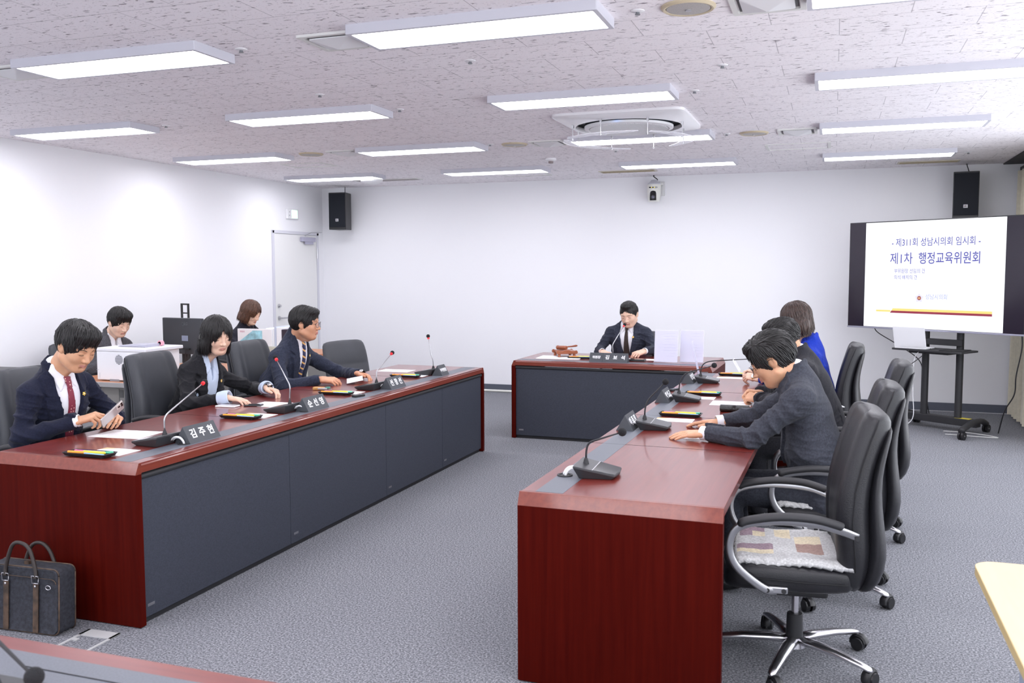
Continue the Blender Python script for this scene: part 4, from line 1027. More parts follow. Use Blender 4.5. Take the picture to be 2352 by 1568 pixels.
        g.build('caster', M_black, leg)
    return t
c1 = make_chair('nearest black swivel chair at the right desk, patchwork cushion on its seat', M_leather, PI + math.radians(36))
c1.location = (-.115, 3.76, 0); c1.rotation_euler = (0, 0, PI + .10)
def place(x, y, rz, lab): return dup(c1, (x, y, 0), rz, lab)
place(.0, 4.66, PI + .04, 'black swivel chair behind the man in the dark grey suit')
place(.13, 5.80, PI + .0, 'black swivel chair behind the second man at the right desk')
place(-.095, 7.10, PI - .03, 'black swivel chair seen edge on, farthest along the right desk')
c2 = make_chair('lit black leather high back chair at the far left edge, behind the man holding a phone', M_leather_lit, .3)
c2.location = (-4.02, 3.88, 0); c2.rotation_euler = (0, 0, .03)
dup(c2, (-4.02, 4.88, 0), .02, 'lit black leather high back chair behind the woman with bobbed black hair')
dup(c2, (-4.02, 5.95, 0), -.04, 'lit black leather high back chair behind the man with glasses and striped tie')
c4 = make_chair('empty lit black leather chair with a horizontal back seam, far end of the left desk', M_leather_lit, .2, high=False)
c4.location = (-3.93, 7.20, 0); c4.rotation_euler = (0, 0, -.30)
dup(c4, (-1.87, 9.10, 0), -PI / 2, 'low back chair behind the chairman at the short desk')['label'] = 'dark chair behind the seated man facing the room at the short desk'
# quilted seat cushion on the nearest chair
M_q = [mat('grey linen quilt', (.52, .52, .52), .95, noise=(120, .22), bump=(90, .5)), mat('mauve linen patch', (.30, .22, .26), .95, noise=(120, .2), bump=(90, .5)), mat('cream linen patch', (.66, .58, .42), .95, noise=(120, .15), bump=(90, .5)), mat('brown linen patch', (.34, .23, .20), .95, noise=(120, .2), bump=(90, .5))]
def quilt(M_, lab):
    g = G(); n = 34; vs = []; rr = random.Random(3)
    def zt(u, v): return .483 + .010 * max(abs(u), abs(v)) ** 4 - .004 * (abs(math.sin(u * 9)) + abs(math.sin(v * 9))) * .4 + .004 * math.sin(u * 5 + v * 3)
    for i in range(n + 1):
        for j in range(n + 1):
            u, v = -1 + 2 * i / n, -1 + 2 * j / n; ed = max(abs(u), abs(v)) > .97
            w_ = 1 + (.022 * math.sin(i * 2.1 + j * 1.7) if ed else 0)
            x, y = u * .215 * w_ + .03, v * .235 * w_; drop = .022 * max(0, abs(v) - .86) / .14 + .02 * max(0, u - .86) / .14
            vs.append((x, y, zt(u, v) - drop + (rr.random() * .003)))
    fs = []; ms = []
    for i in range(n):
        for j in range(n):
            fs.append((i * (n + 1) + j, (i + 1) * (n + 1) + j, (i + 1) * (n + 1) + j + 1, i * (n + 1) + j + 1))
            a, b = i / n, j / n; m = 0
            for (a0, a1, b0, b1, mm) in ((.62, .80, .55, .82, 1), (.78, .95, .55, .82, 1), (.62, .95, .68, .82, 2), (.20, .42, .45, .72, 3), (.20, .42, .24, .45, 2), (.45, .60, .08, .3, 2), (.70, .92, .08, .34, 1), (.70, .80, .2, .34, 2)):
                if a0 <= a < a1 and b0 <= b < b1: m = mm
            ms.append(m)
    g.v = vs; g.f = fs; g.m = ms
    o = g.build('seat_cushion', M_q, smooth=180); so = o.modifiers.new('t', 'SOLIDIFY'); so.thickness = .014; so.offset = -1
    o.matrix_world = M_; tag(o, lab, 'cushion', 'patchwork seat cushions'); return o
quilt(Matrix.Translation((-.115, 3.76, 0)) @ Matrix.Rotation(PI + .10, 4, 'Z'), 'patchwork linen seat cushion in grey, cream and mauve on the empty chair')
quilt(Matrix.Translation((-.0, 4.66, 0)) @ Matrix.Rotation(PI + .04, 4, 'Z'), 'patchwork seat cushion mostly hidden under the man in the dark grey suit')
# ------------------------------------------------------------------ microphones (local: +x is the side of the speaker who uses it)
def mic(loc, rz, bend, tip, label, lit=False, cable=True):
    """bend and tip are given relative to the base, in the room's axes"""
    t = empty('desk_microphone', loc, rz, label, 'microphone', 'gooseneck conference microphones')
    g = G()
    top = [(-.085, -.098, .054), (-.085, .098, .054), (.085, .078, .022), (.092, 0, .020), (.085, -.078, .022)]
    low = [(-.085, -.098, .046), (-.085, .098, .046), (.085, .078, .014), (.092, 0, .012), (.085, -.078, .014)]
    bot = [(-.062, -.080, .0), (-.062, .080, .0), (.068, .064, .0), (.072, 0, .0), (.068, -.064, .0)]
    g.loft([bot, low, top]); g.build('housing', mat('graphite plastic', (.035, .036, .040), .42), t, smooth=0, bevel=.003)
    def on(x, y, dz=.0008): return (x, y, .054 - (x + .085) * (.032 / .17) + dz)
    g = G(); g.add([on(-.005, -.086), on(.083, -.075), on(.089, 0), on(.083, .075), on(-.005, .086)], [(0, 1, 2, 3, 4)]); g.build('touch_panel', M_glassy, t, smooth=0)
    g = G(); g.add([on(-.008, -.089, .001), on(-.005, -.089, .001), on(-.005, .089, .001), on(-.008, .089, .001)], [(0, 1, 2, 3)]); g.build('trim_line', M_silver, t, smooth=0)
    g = G(); g.tube([on(-.05, 0, -.002), on(-.05, 0, .003), on(-.05, 0, .018), on(-.05, 0, .024)], [.013, .012, .008, .005], 14); g.build('neck_socket', M_blackm, t)
    R = Matrix.Rotation(-rz, 3, 'Z'); b0 = Vector(on(-.05, 0, .02)); B = R @ Vector(bend) + b0; T_ = R @ Vector(tip) + b0
    pts = bez(b0, b0 + Vector((0, 0, .07)), B - (T_ - B) * .15, B + (T_ - B) * .12, 10) + [T_]
    g = G(); g.tube(pts, [.0042] * 11 + [.0028], 8); g.build('gooseneck', M_silver if lit else M_blackm, t, smooth=180)
    d = (T_ - B).normalized(); h = G()
    if lit:
        h.ell(T_ + d * .020, (.0155, .0155, .0155), 18); h.build('foam_windshield', M_foam, t, smooth=180)
        r_ = G(); r_.tube([T_ - d * .004, T_ + d * .009], .0095, 16); r_.build('light_ring', mat('red lit ring', (.8, .02, .03), .4, emit=((1, .05, .06), .25)), t)
    else:
        h.ell(T_ + d * .012, (.0175, .0175, .0175), 20); h.build('foam_windshield', M_foam, t, smooth=180)
    if cable:
        g = G(); g.tube(bez((-.066, -.02, .018), (-.10, -.02, .05), (-.13, -.03, .035), (-.135, -.035, .002), 10), .0055, 8); g.tube(bez((-.066, -.035, .016), (-.095, -.035, .045), (-.12, -.045, .03), (-.125, -.05, .002), 10), .0055, 8)
        g.build('cable', M_white, t, smooth=180)
        G().lathe([(.032, 0), (.032, .004), (.024, .004), (.022, .001), (0, .001)], c=(-.13, -.04, .0008), n=24).build('grommet', M_blackm, t)
    return t
who = ['in front of the man holding a phone', 'in front of the bobbed woman', 'in front of the man with glasses and striped tie', 'at the far end of the left desk']
for i, (x, y, bend, tip) in enumerate([(-3.105, 3.575, (.0, .03, .085), (-.04, .345, .19)), (-3.105, 4.66, (.0, .0, .10), (-.14, .08, .235)), (-3.105, 5.76, (.0, .03, .075), (-.0, .235, .165)), (-3.105, 6.74, (-.01, -.01, .08), (-.04, .0, .225))]):
    mic((x, y, TOP), PI, bend, tip, 'black conference microphone with red ring ' + who[i], lit=True)
mic((-.895, 3.60, TOP), .05, (.03, .0, .075), (.14, .0, .115), 'black gooseneck microphone nearest the camera at the empty seat of the right desk')
mic((-.885, 4.79, TOP), .05, (.03, .01, .10), (.10, .01, .175), 'black gooseneck microphone in front of the man in dark grey')
mic((-.875, 5.88, TOP), .05, (.05, .0, .115), (.21, .0, .165), 'black gooseneck microphone with long neck, in front of the clasped hands')
mic((-.875, 6.90, TOP), .05, (.07, .0, .095), (.36, .05, .115), 'black gooseneck microphone farthest along the right desk, nearly level neck')
mic((-1.93, 8.37, TOP), PI / 2, (.0, .0, .09), (.08, .09, .25), 'black microphone with red ring before the man at the short desk', lit=True, cable=False)

# ------------------------------------------------------------------ name plates
M_plate = mat('charcoal name plate', (.055, .06, .07), .5, bump=(500, .05)); M_ink = mat('white lettering', (.9, .9, .92), .6)
def plate(loc, rz, L, words_, label, divide=None):
    t = empty('name_plate', loc, rz, label, 'name plate', 'triangular name plates')
    w_, h_ = .094, .083
    g = G(); g.prism([(-w_ / 2, 0), (w_ / 2, 0), (0, h_)], -L / 2, L / 2, 'y'); g.build('block', M_plate, t, smooth=0, bevel=.0015)
    for sg in (1, -1):
        n = Vector((h_ * sg, 0, w_ / 2)).normalized(); mid = Vector((w_ / 4 * sg * .98, 0, h_ / 2 * .98)) + n * .0014
        for (s_, y, size, sp) in words_:
            text('lettering', s_, size, M_ink, frame(mid + Vector((0, y * sg, 0)), (0, sg, 0), n), t, bold=size * .022, spacing=sp, shear=.04)
    if divide is not None: G().box((w_ / 4, divide, h_ / 2), (.002, .0015, h_ * 1.08), rot=(0, -math.atan2(w_ / 2, h_), 0)).build('divider', M_stitch, t, smooth=0)
    return t
plate((-2.985, 3.735, TOP), .0, .235, [('김', -.066, .052, 1.0), ('주', 0, .052, 1.0), ('현', .066, .052, 1.0)], 'charcoal name plate nearest on the left desk')
plate((-2.985, 4.80, TOP), .0, .235, [('순', -.066, .052, 1.0), ('선', 0, .052, 1.0), ('영', .066, .052, 1.0)], 'charcoal name plate in front of the bobbed woman')
plate((-2.985, 5.885, TOP), .0, .235, [('선', -.066, .052, 1.0), ('창', 0, .052, 1.0), ('선', .066, .052, 1.0)], 'charcoal name plate in front of the man with striped tie')
plate((-2.985, 6.73, TOP), .0, .14, [('부위원장', 0, .033, .9)], 'short charcoal name plate at the far end of the left desk')
plate((-1.015, 4.76, TOP), .0, .205, [('이', -.055, .047, 1.0), ('종', 0, .047, 1.0), ('목', .055, .047, 1.0)], 'charcoal name plate nearest on the right desk')
plate((-1.01, 5.83, TOP), .0, .205, [('박', -.055, .047, 1.0), ('인', 0, .047, 1.0), ('규', .055, .047, 1.0)], 'charcoal name plate second along the right desk')
plate((-1.005, 6.87, TOP), .0, .205, [('정', -.055, .047, 1.0), ('연', 0, .047, 1.0), ('화', .055, .047, 1.0)], 'charcoal name plate farthest along the right desk')
plate((-1.935, 8.19, TOP), -PI / 2, .36, [('위원장', -.115, .030, .9), ('김', -.012, .044, 1.0), ('보', .062, .044, 1.0), ('석', .136, .044, 1.0)], 'long charcoal name plate on the short desk', divide=-.055)

# ------------------------------------------------------------------ pen trays and papers
PENC = {n: mat(n + ' plastic', c, .35) for n, c in {'yellow': (.85, .72, .05), 'orange': (.9, .35, .03), 'pink': (.8, .15, .35), 'violet': (.22, .08, .6), 'sky': (.25, .5, .85), 'green': (.1, .5, .3), 'lime': (.7, .8, .1)}.items()}
def pen(p, a, L, r, m, lab):
    g = G(); c, s_ = math.cos(a) * L / 2, math.sin(a) * L / 2; g.tube([(-c, -s_, 0), (-c * .94, -s_ * .94, 0), (c * .86, s_ * .86, 0), (c, s_, 0)], [r * .8, r, r, r * .25], 10)
    o = g.build('pen', m, smooth=60); o.location = p; tag(o, lab, 'pen', 'pens and highlighters in the trays'); return o
def tray(loc, rz, lab, where):
    t = empty('pen_tray', loc, rz, lab, 'pen tray', 'black pen trays')
    g = G(); o, i = rrect(.245, .095, .012, 3), rrect(.232, .082, .009, 3); o2 = rrect(.225, .078, .01, 3)
    g.loft([[(x, y, .004) for x, y in o2], [(x, y, .019) for x, y in o], [(x, y, .019) for x, y in i], [(x * .97, y * .97, .006) for x, y in i]]); g.build('tray', M_black, t, smooth=0)
    g = G(); [g.cyl((x, y, 0), (x, y, .006), .005, n=8) for x in (-.09, .09) for y in (-.028, .028)]; g.build('feet', M_black, t)
    R = Matrix.Rotation(rz, 4, 'Z')
    for (x, y, a, L, r, c) in ((-.01, .026, .03, .15, .0045, 'violet'), (-.02, .012, -.04, .16, .0055, 'pink'), (.03, -.003, .03, .12, .0075, 'yellow'), (-.05, -.018, .06, .11, .0065, 'orange'), (.05, -.026, -.05, .12, .0045, 'sky'), (.085, .018, .5, .05, .006, 'green')):
        q = R @ Vector((x, y, 0)); pen((loc[0] + q.x, loc[1] + q.y, loc[2] + .0115 + r), rz + a, L, r, PENC[c], '%s pen in the tray %s' % (c, where))
def paper(loc, rz, w_, d, lab, printed=True, kraft=False, thick=.0012, rot=None):
    t = empty('paper_sheet', loc, rz, lab, 'paper', 'white papers on the desks')
    if rot: t.rotation_euler = rot
    G().box2((-w_ / 2, -d / 2, 0), (w_ / 2, d / 2, thick)).build('sheet', M_paper, t, smooth=0)
    if printed:
        g = G(); rr = random.Random(int(abs(loc[1]) * 1000))
        n = int(d / .02)
        for k in range(1, n - 1):
            L = w_ * rr.uniform(.35, .75); y = d / 2 - k * .02; g.box2((-w_ * .4, y, thick), (-w_ * .4 + L, y + .0035, thick + .0002))
        if n > 2: g.build('print', mat('pale grey print', (.5, .5, .55), .8), t, smooth=0)
    if kraft: G().prism([(-w_ / 2, d / 2), (-w_ / 2 + .07, d / 2), (-w_ / 2, d / 2 - .045)], thick, thick + .0003).build('tan_corner', M_kraft, t, smooth=0)
    return t
trL = [(3.225, 'in front of the man with the phone', 'nearest on the left desk'), (4.355, 'near the bobbed woman', 'second on the left desk'), (5.42, 'near the man with striped tie', 'third on the left desk'), (6.49, 'at the far end of the left desk', 'farthest on the left desk')]
for y, a, b in trL:
    tray((-3.19, y + .012, TOP), .02, 'black pen tray with coloured pens ' + a, b)
    paper((-3.165, y + .125, TOP), 0, .20, .14, 'half sheet of white paper beside the pen tray ' + b, kraft=True)
trR = [(5.235, 'nearest on the right desk'), (6.185, 'second on the right desk'), (7.40, 'farthest on the right desk')]
for i, (y, b) in enumerate(trR):
    x = (-.815, -.81, -.73)[i]
    tray((x, y + .01, TOP), -.02, 'black pen tray with yellow highlighter, ' + b, b)
    paper((x - .01, y - .145, TOP), 0, .21, .12, 'half sheet of white paper before the pen tray ' + b, kraft=True, printed=False)
tray((-2.27, 8.41, TOP), .1, 'black pen tray with bright pens beside the gavel', 'on the short desk')
paper((-3.44, 3.74, TOP), .10, .30, .21, 'white sheet on the left desk under the hands holding the phone')
paper((-3.32, 4.885, TOP), .05, .25, .20, 'white sheet between the hands of the bobbed woman')
paper((-3.47, 6.90, TOP), .03, .28, .18, 'white sheet before the empty chair at the far end')
paper((-.59, 5.84, TOP), .0, .25, .20, 'white sheet in front of the clasped hands')
paper((-.665, 4.60, TOP), .12, .13, .14, 'small white sheet under the flat hands of the man in grey')
paper((-3.375, 6.02, TOP + .028), .2, .12, .15, 'white slip held up between both hands of the man with glasses', printed=False, rot=(.12, -.18, .5))
paper((-.665, 6.92, TOP + .135), 0, .10, .20, 'white sheet held upright by the woman in blue', rot=(0, 1.05, .05))
paper((-1.83, 8.50, TOP), .05, .20, .13, 'white papers under the hand of the man at the short desk')
paper((-1.62, 8.50, TOP), .0, .24, .14, 'white sheet behind the clear stands on the short desk')
paper((-2.47, 8.42, TOP + .001), .06, .42, .30, 'white folder beneath the gavel block', printed=False, thick=.006)
# clear document holders
def holder(loc, rz, lab, tilt=-.12, h=.30):
    t = empty('document_holder', loc, rz, lab, 'document holder', 'clear upright document holders')
    M_ = Matrix.Rotation(tilt, 4, 'X'); g = G(); g.box2((-.108, -.003, .004), (.108, -.001, h), M=M_); g.box2((-.108, .002, .004), (.108, .004, h - .01), M=M_); g.box2((-.108, -.03, 0), (.108, .05, .003)); g.build('acrylic_panel', mat('clear acrylic', (.9, .9, 1), .08, alpha=.22), t, smooth=0)
    g = G(); g.box2((-.104, -.0006, .006), (.104, .0016, h - .008), M=M_); g.build('document', mat('lilac tinted paper', (.66, .65, .80), .7), t, smooth=0)
    g = G(); rr = random.Random(5)
    for k in range(9):
        if k in (3,): continue
        z = h - .035 - k * .026; L = rr.uniform(.04, .13); g.box2((.09 - L, -.0008, z), (.09, -.0006, z + .004), M=M_)
    g.build('print', mat('show-through print', (.50, .50, .62), .8), t, smooth=0); return t
holder((-1.43, 8.29, TOP), -.02, 'clear holder with lilac sheet, left one on the short desk')
holder((-1.205, 8.35, TOP), -.06, 'clear holder with lilac sheet, right one on the short desk')
holder((-.975, 7.22, TOP), PI / 2 + .10, 'clear holder seen edge on by the far right microphone', tilt=-.22, h=.29)

# gavel on its block
M_gav = mat('red brown turned wood', (.30, .085, .035), .38, coat=.3, noise=(40, .25, (1, 8, 8)))
t = empty('gavel_block', (-2.46, 8.53, TOP + .007), .52, 'carved wooden sounding block on four feet, on the short desk', 'gavel block')
prf = [(-.10, .03), (-.108, .045), (-.10, .062), (-.085, .064), (-.075, .052), (-.045, .058), (-.02, .068), (.02, .068), (.045, .058), (.075, .052), (.085, .064), (.10, .062), (.108, .045), (.10, .03)]
for y0 in (-.105, .085): G().prism(prf, y0, y0 + .02, 'y').build('side_rail', M_gav, t, smooth=0, bevel=.003)
G().box2((-.088, -.10, .040), (.088, .10, .060)).build('striking_board', M_gav, t, smooth=0, bevel=.004)
for x in (-.075, .075):
    for y in (-.085, .085): G().lathe([(.008, .0), (.014, .002), (.016, .010), (.012, .018), (.015, .024), (.014, .034)], c=(x, y, 0), n=14).build('foot', M_gav, t)
gv = empty('gavel', (-2.46, 8.53, TOP + .007 + .060), .52, 'wooden gavel lying on its block', 'gavel')
g = G(); g.lathe([(.0, -.060), (.018, -.058), (.021, -.046), (.015, -.040), (.019, -.034), (.0195, .034), (.015, .040), (.021, .046), (.018, .058), (0, .060)], c=(-.035, 0, .0225), n=22, axis='x'); gh = g.build('head', M_gav, gv)
g = G(); g.tube([(-.035, -.01, .024), (-.03, .06, .025), (-.01, .13, .027), (.0, .19, .030), (.004, .205, .030)], [.007, .0065, .008, .0105, .006], 12); g.build('handle', M_gav, gv)
gv.rotation_euler = (0, 0, -.35)

# small things on the desks
def slab(name, loc, rz, d, m, lab, cat, extra=None, rot=None, bev=.004):
    t = empty(name, loc, rz, lab, cat)
    if rot: t.rotation_euler = rot
    G().box2((-d[0] / 2, -d[1] / 2, 0), (d[0] / 2, d[1] / 2, d[2])).build('body', m, t, smooth=0, bevel=bev)
    if extra: extra(t)
    return t
def cams(t):
    g = G(); g.box2((.030, -.034, -.002), (.072, .0, .001)); m = g.build('camera_bump', mat('pale gold glass', (.72, .66, .60), .2, metal=.4), t, bevel=.003)
    for x, y in ((.062, -.025), (.062, -.009), (.043, -.017)): G().cyl((x, y, -.001), (x, y, -.004), .0065, n=16).build('lens', M_glassy, m)
ph_ = slab('smartphone', (0, 0, 0), 0, (.148, .070, .009), mat('pale clear phone case', (.50, .46, .45), .18, metal=.4), 'pale gold smartphone held up in both hands of the man in navy', 'smartphone', cams)
_L = Vector((.22, .70, .55)).normalized(); _c = Vector((.68, -.72, .14)); _c = (_c - _L * _c.dot(_L)).normalized(); _u = _L.cross(_c); _u = _u if _u.z > 0 else -_u
ph_.matrix_world = frame((-3.480, 3.695, .850), _L, _u * .86 - _c * .5)
slab('smartphone', (-3.545, 4.72, TOP), .1, (.135, .072, .009), mat('white phone shell', (.85, .85, .86), .25), 'white smartphone lying by the bobbed woman on the left desk', 'smartphone', lambda t: G().box2((-.064, -.033, .0088), (.064, .033, .0098)).build('screen', mat('pale screen', (.7, .7, .72), .15), t, smooth=0))
slab('smartphone', (-3.41, 4.80, TOP), .3, (.11, .06, .009), M_black, 'dark smartphone half under the near hand of the bobbed woman', 'smartphone', lambda t: G().box2((-.05, -.027, .0088), (.05, .027, .0096)).build('screen', M_glassy, t, smooth=0))
k = empty('key_case', (-3.42, 5.60, TOP), .15, 'tan leather key case with green tag on the left desk', 'key case')
G().box2((-.05, -.02, 0), (.03, .02, .022)).build('case', mat('tan leather', (.55, .30, .10), .5), k, bevel=.006); G().box2((-.01, -.021, .004), (.06, .021, .018)).build('metal_clip', M_steel, k, bevel=.003)
G().box2((.045, -.015, .012), (.075, .015, .024)).build('green_tag', mat('teal leather', (.08, .28, .22), .5), k, bevel=.003)
g = G(); g.tube([(.075 + .014 * math.cos(a), .014 * math.sin(a), .008) for a in [2 * PI * i / 16 for i in range(17)]], .0015, 6); g.build('ring', M_steel, k)
def keys_(t): G().box2((-.03, -.012, .0148), (.0, .012, .0155)).build('display', M_glassy, t, smooth=0); G().cyl((.025, 0, .014), (.025, 0, .0165), .007, n=14).build('button', M_steel, t)
slab('voice_recorder', (-2.99, 5.38, TOP), 1.3, (.095, .035, .015), M_black, 'small black voice recorder on the slate strip of the left desk', 'voice recorder', keys_)
slab('voice_recorder', (-1.035, 6.35, TOP), 1.2, (.095, .035, .015), M_black, 'small black voice recorder on the slate strip of the right desk', 'voice recorder', keys_)
k = empty('glasses_case', (-.535, 5.50, TOP), .02, 'black quilted spectacle case by the clasped hands', 'glasses case')
G().loft([[(x, .032 * math.cos(a), .021 + .021 * math.sin(a)) for a in [2 * PI * i / 16 for i in range(16)]] for x in (-.085, .085)]).build('case', mat('quilted black leather', (.02, .022, .022), .4, bump=(90, .9)), k, bevel=.004)
G().box2((-.008, -.034, .030), (.008, -.02, .044)).build('clasp', M_black, k, bevel=.002)
slab('card_reader', (-1.70, 8.33, TOP), 0, (.15, .09, .02), M_black, 'black flat device right of the long name plate', 'device', lambda t: G().box2((-.06, -.035, .0195), (.06, .035, .021)).build('screen', M_glassy, t, smooth=0))

# watches and rings are worn: they stay with the desks' people as separate small things
def band(c, ax, r, w_, m, lab, face=None):
    t = empty('wristwatch', c, 0, lab, 'wristwatch'); ax = Vector(ax).normalized(); M_ = frame((0, 0, 0), ax.orthogonal(), ax)
    G().lathe([(r, -w_ / 2), (r + .003, -w_ / 2), (r + .003, w_ / 2), (r, w_ / 2), (r, -w_ / 2)], n=28, M=M_).build('strap', m, t)
    if face:
        d = Vector(face).normalized(); F_ = frame(d * (r + .002), ax, d); G().lathe([(.015, 0), (.015, .006), (.012, .008), (0, .008)], n=20, M=F_).build('watch_face', M_steel, t)
    return t
band((-3.432, 6.236, .782), (.95, -.12, -.12), .030, .018, M_black, 'black wristwatch on the far wrist of the man with striped tie', (.1, -.5, .85))
band((-3.552, 5.187, .794), (.97, -.1, -.2), .0275, .012, M_black, 'slim dark watch on the far wrist of the bobbed woman', (.1, -.3, .9))
band((-.535, 6.844, .797), (-.95, .12, .18), .0275, .010, M_gold, 'gold watch on the near wrist of the woman in blue', (0, -.9, .4))

# ------------------------------------------------------------------ screen on a rolling stand
ang = math.atan2(-.569, .822)
tv = empty('display_screen', (.97, 9.78, 0), ang, 'large flat screen on a black rolling stand showing a white title slide', 'display screen')
TW, TH, TZ = 1.905, 1.10, .975      # local: x along the screen, -y faces the room
x0, x1 = -.99, .822
G().box2((x0, .0, TZ), (x1, .055, TZ + TH)).build('screen_body', M_black, tv, smooth=0, bevel=.004)
G().box2((x0, -.008, TZ), (x1, .0, TZ + .016)).build('lower_bezel', mat('silver lilac bezel', (.42, .42, .52), .3, metal=.6), tv, smooth=0, bevel=.002)
G().box2((x0 + .008, -.002, TZ + .016), (x1 - .008, .0005, TZ + TH - .008)).build('glass', mat('dark screen glass', (.018, .014, .024), .12), tv, smooth=0)
sl0, sl1 = x0 + .192, x0 + .192 + 1.43; sz0, sz1 = TZ + .020, TZ + TH - .010; SW, SH = sl1 - sl0, sz1 - sz0
M_slide = mat('lit white slide', (.02, .02, .02), .3, emit=((.93, .95, 1.0), .85)); G().box2((sl0, -.0032, sz0), (sl1, -.002, sz1)).build('slide', M_slide, tv, smooth=0)
def lit(n, c, s=.75): return mat(n, (.01, .01, .01), .4, emit=(c, s))
M_blue = lit('deep blue slide ink', (.055, .055, .36)); M_blue2 = lit('soft blue slide ink', (.16, .16, .50)); M_yel = lit('yellow slide stripe', (1, .68, .20)); M_dred = lit('dark red slide stripe', (.28, .02, .05)); M_pale = lit('pale slide line', (.62, .66, .92)); M_lil = lit('lilac slide ink', (.34, .38, .80))
def SP(u, v, d=.0075): return Vector((sl0 + u * SW, -d, sz1 - v * SH))
def st(body, u0, u1, v, hgt, m, bold=0.0, name='slide_text'):
    o = text(name, body, 1.0, m, Matrix.Identity(4), tv, ext=0, bold=bold, spacing=1)
    me = o.data; xs = [p.co.x for p in me.vertices]; ys = [p.co.y for p in me.vertices]; a, b, c, d = min(xs), max(xs), min(ys), max(ys)
    sx = (u1 - u0) * SW / (b - a); sy = hgt * SH / (d - c)
    for p in me.vertices:
        q = SP(u0, v); p.co = (q.x + (p.co.x - a) * sx, q.y, q.z + (p.co.y - (c + d) / 2) * sy)
    return o
st('- 제311회 성남시의회 임시회 -', .208, .838, .195, .078, M_blue, .007)
st('제1차', .198, .368, .345, .108, M_blue, .006); st('행정교육위원회', .412, .838, .345, .108, M_blue, .010)
st('부위원장 선임의 건', .232, .460, .463, .043, M_blue2, .010); st('의석 배치의 건', .232, .405, .522, .043, M_blue2, .010)
st('성남시의회', .470, .625, .700, .050, M_lil, .008); st('Seongnam City Council', .474, .623, .745, .019, M_pale)
for v in (.463, .522):
    g = G(); c = SP(.205, v); ring = []
    for rr_ in (.0185, .0165): ring.append([(c.x + rr_ * math.cos(2 * PI * k / 24), c.y, c.z + rr_ * math.sin(2 * PI * k / 24)) for k in range(24)])
    g.loft(ring, cap=False); g.build('bullet_ring', M_pale, tv, smooth=0)
def quad(u0, v0, u1, v1, m, name, cut=0, d=.0065):
    g = G(); a, b, c, e = SP(u0, v1, d), SP(u1, v1, d), SP(u1, v0, d), SP(u0 + cut, v0, d); g.add([a, b, c, e], [(0, 1, 2, 3)]); return g.build(name, m, tv, smooth=0)
quad(.098, .835, .212, .853, M_yel, 'yellow_stripe'); quad(.218, .817, .930, .840, M_yel, 'yellow_stripe', .010); quad(.207, .840, .930, .861, M_dred, 'red_stripe', .012)
for a in ((.098, .100, .930, .102), (.098, .915, .930, .917), (.098, .100, .0992, .917), (.9288, .100, .930, .917)): quad(*a, M_pale, 'slide_border')
c = SP(.425, .715); g = G(); g.add([(c.x + (.050 if k % 2 else .034) * math.sin(PI * k / 5 + PI), c.y, c.z - (.050 if k % 2 else .034) * math.cos(PI * k / 5)) for k in range(10)], [tuple(range(10))]); g.build('flower_emblem', lit('pale lilac emblem', (.72, .70, .84)), tv, smooth=0)
g = G(); g.add([(c.x + .021 * math.cos(2 * PI * k / 24), c.y - .0006, c.z + .021 * math.sin(2 * PI * k / 24)) for k in range(24)], [tuple(range(24))]); g.build('emblem_disc', lit('emblem red', (.32, .06, .07)), tv, smooth=0)
g = G(); [g.box((c.x + dx, c.y - .001, c.z), (.003, .0004, .018)) for dx in (-.010, -.003, .003, .010)]; g.box((c.x, c.y - .001, c.z), (.026, .0004, .003)); g.build('emblem_marks', lit('emblem gold', (.9, .55, .25)), tv, smooth=0)
for x in (-.175, .175):
    G().cyl((x, .12, .10), (x, .12, 1.65), .034, n=20).build('post', M_blackm, tv)
G().box2((-.22, .06, .84), (.22, .11, .90)).build('cross_bar', M_blackm, tv, bevel=.004)
G().box2((-.30, .06, 1.0), (.30, .10, 1.03)).build('mount_bar', M_blackm, tv, bevel=.004); G().box2((-.30, .056, 1.3), (.30, .10, 1.6)).build('mount_plate', M_blackm, tv, bevel=.004)
g = G(); g.prism(rrect(.72, .36, .05, 4), .79, .805, M=Matrix.Translation((0, -.04, 0))); g.build('shelf', M_blackm, tv, smooth=0)
g = G(); g.prism([(-.03, .12), (-.20, .775), (.02, .785), (.08, .70)], -.2, -.16, 'x', M=Matrix.Identity(4)); 
g = G(); g.box2((-.20, -.15, .765), (.20, .12, .79)); g.build('shelf_bracket', M_blackm, tv, bevel=.004)
G().box2((-.38, .075, .065), (.38, .165, .135)).build('base_bar', M_blackm, tv, bevel=.006)
g = G(); g.box2((.16, .085, .1355), (.30, .155, .1365)); g.build('yellow_caution_label', mat('yellow label', (.8, .65, .05), .6), tv, smooth=0)
for sg in (-1, 1):
    g = G(); g.tube(spline([(sg * .36, .30, .085), (sg * .38, .16, .125), (sg * .40, -.05, .125), (sg * .43, -.25, .10), (sg * .44, -.31, .085)], 5), .032, 12, flat=.85); f_ = g.build('foot', M_blackm, tv, smooth=180)
    for yy, xx in ((.30, .36), (-.30, .435)):
        g = G(); g.cyl((sg * xx, yy, .05), (sg * xx, yy, .09), .012, n=10)
        for q in (-.016, .016): g.cyl((sg * xx + q - .01, yy + .012, .038), (sg * xx + q + .01, yy + .012, .038), .038, n=20)
        g.build('caster', M_black, f_)
        G().cyl((sg * xx - .029, yy + .012, .038), (sg * xx + .029, yy + .012, .038), .008, n=10).build('caster_axle', M_steel, f_)
RT = Matrix.Translation(tv.location) @ Matrix.Rotation(ang, 4, 'Z')
lp = empty('laptop', RT @ Vector((-.18, -.08, .806)), ang + .15, 'white laptop open on the shelf below the large screen', 'laptop')
G().box2((-.155, -.105, 0), (.155, .105, .012)).build('keyboard_base', M_white, lp, bevel=.004)
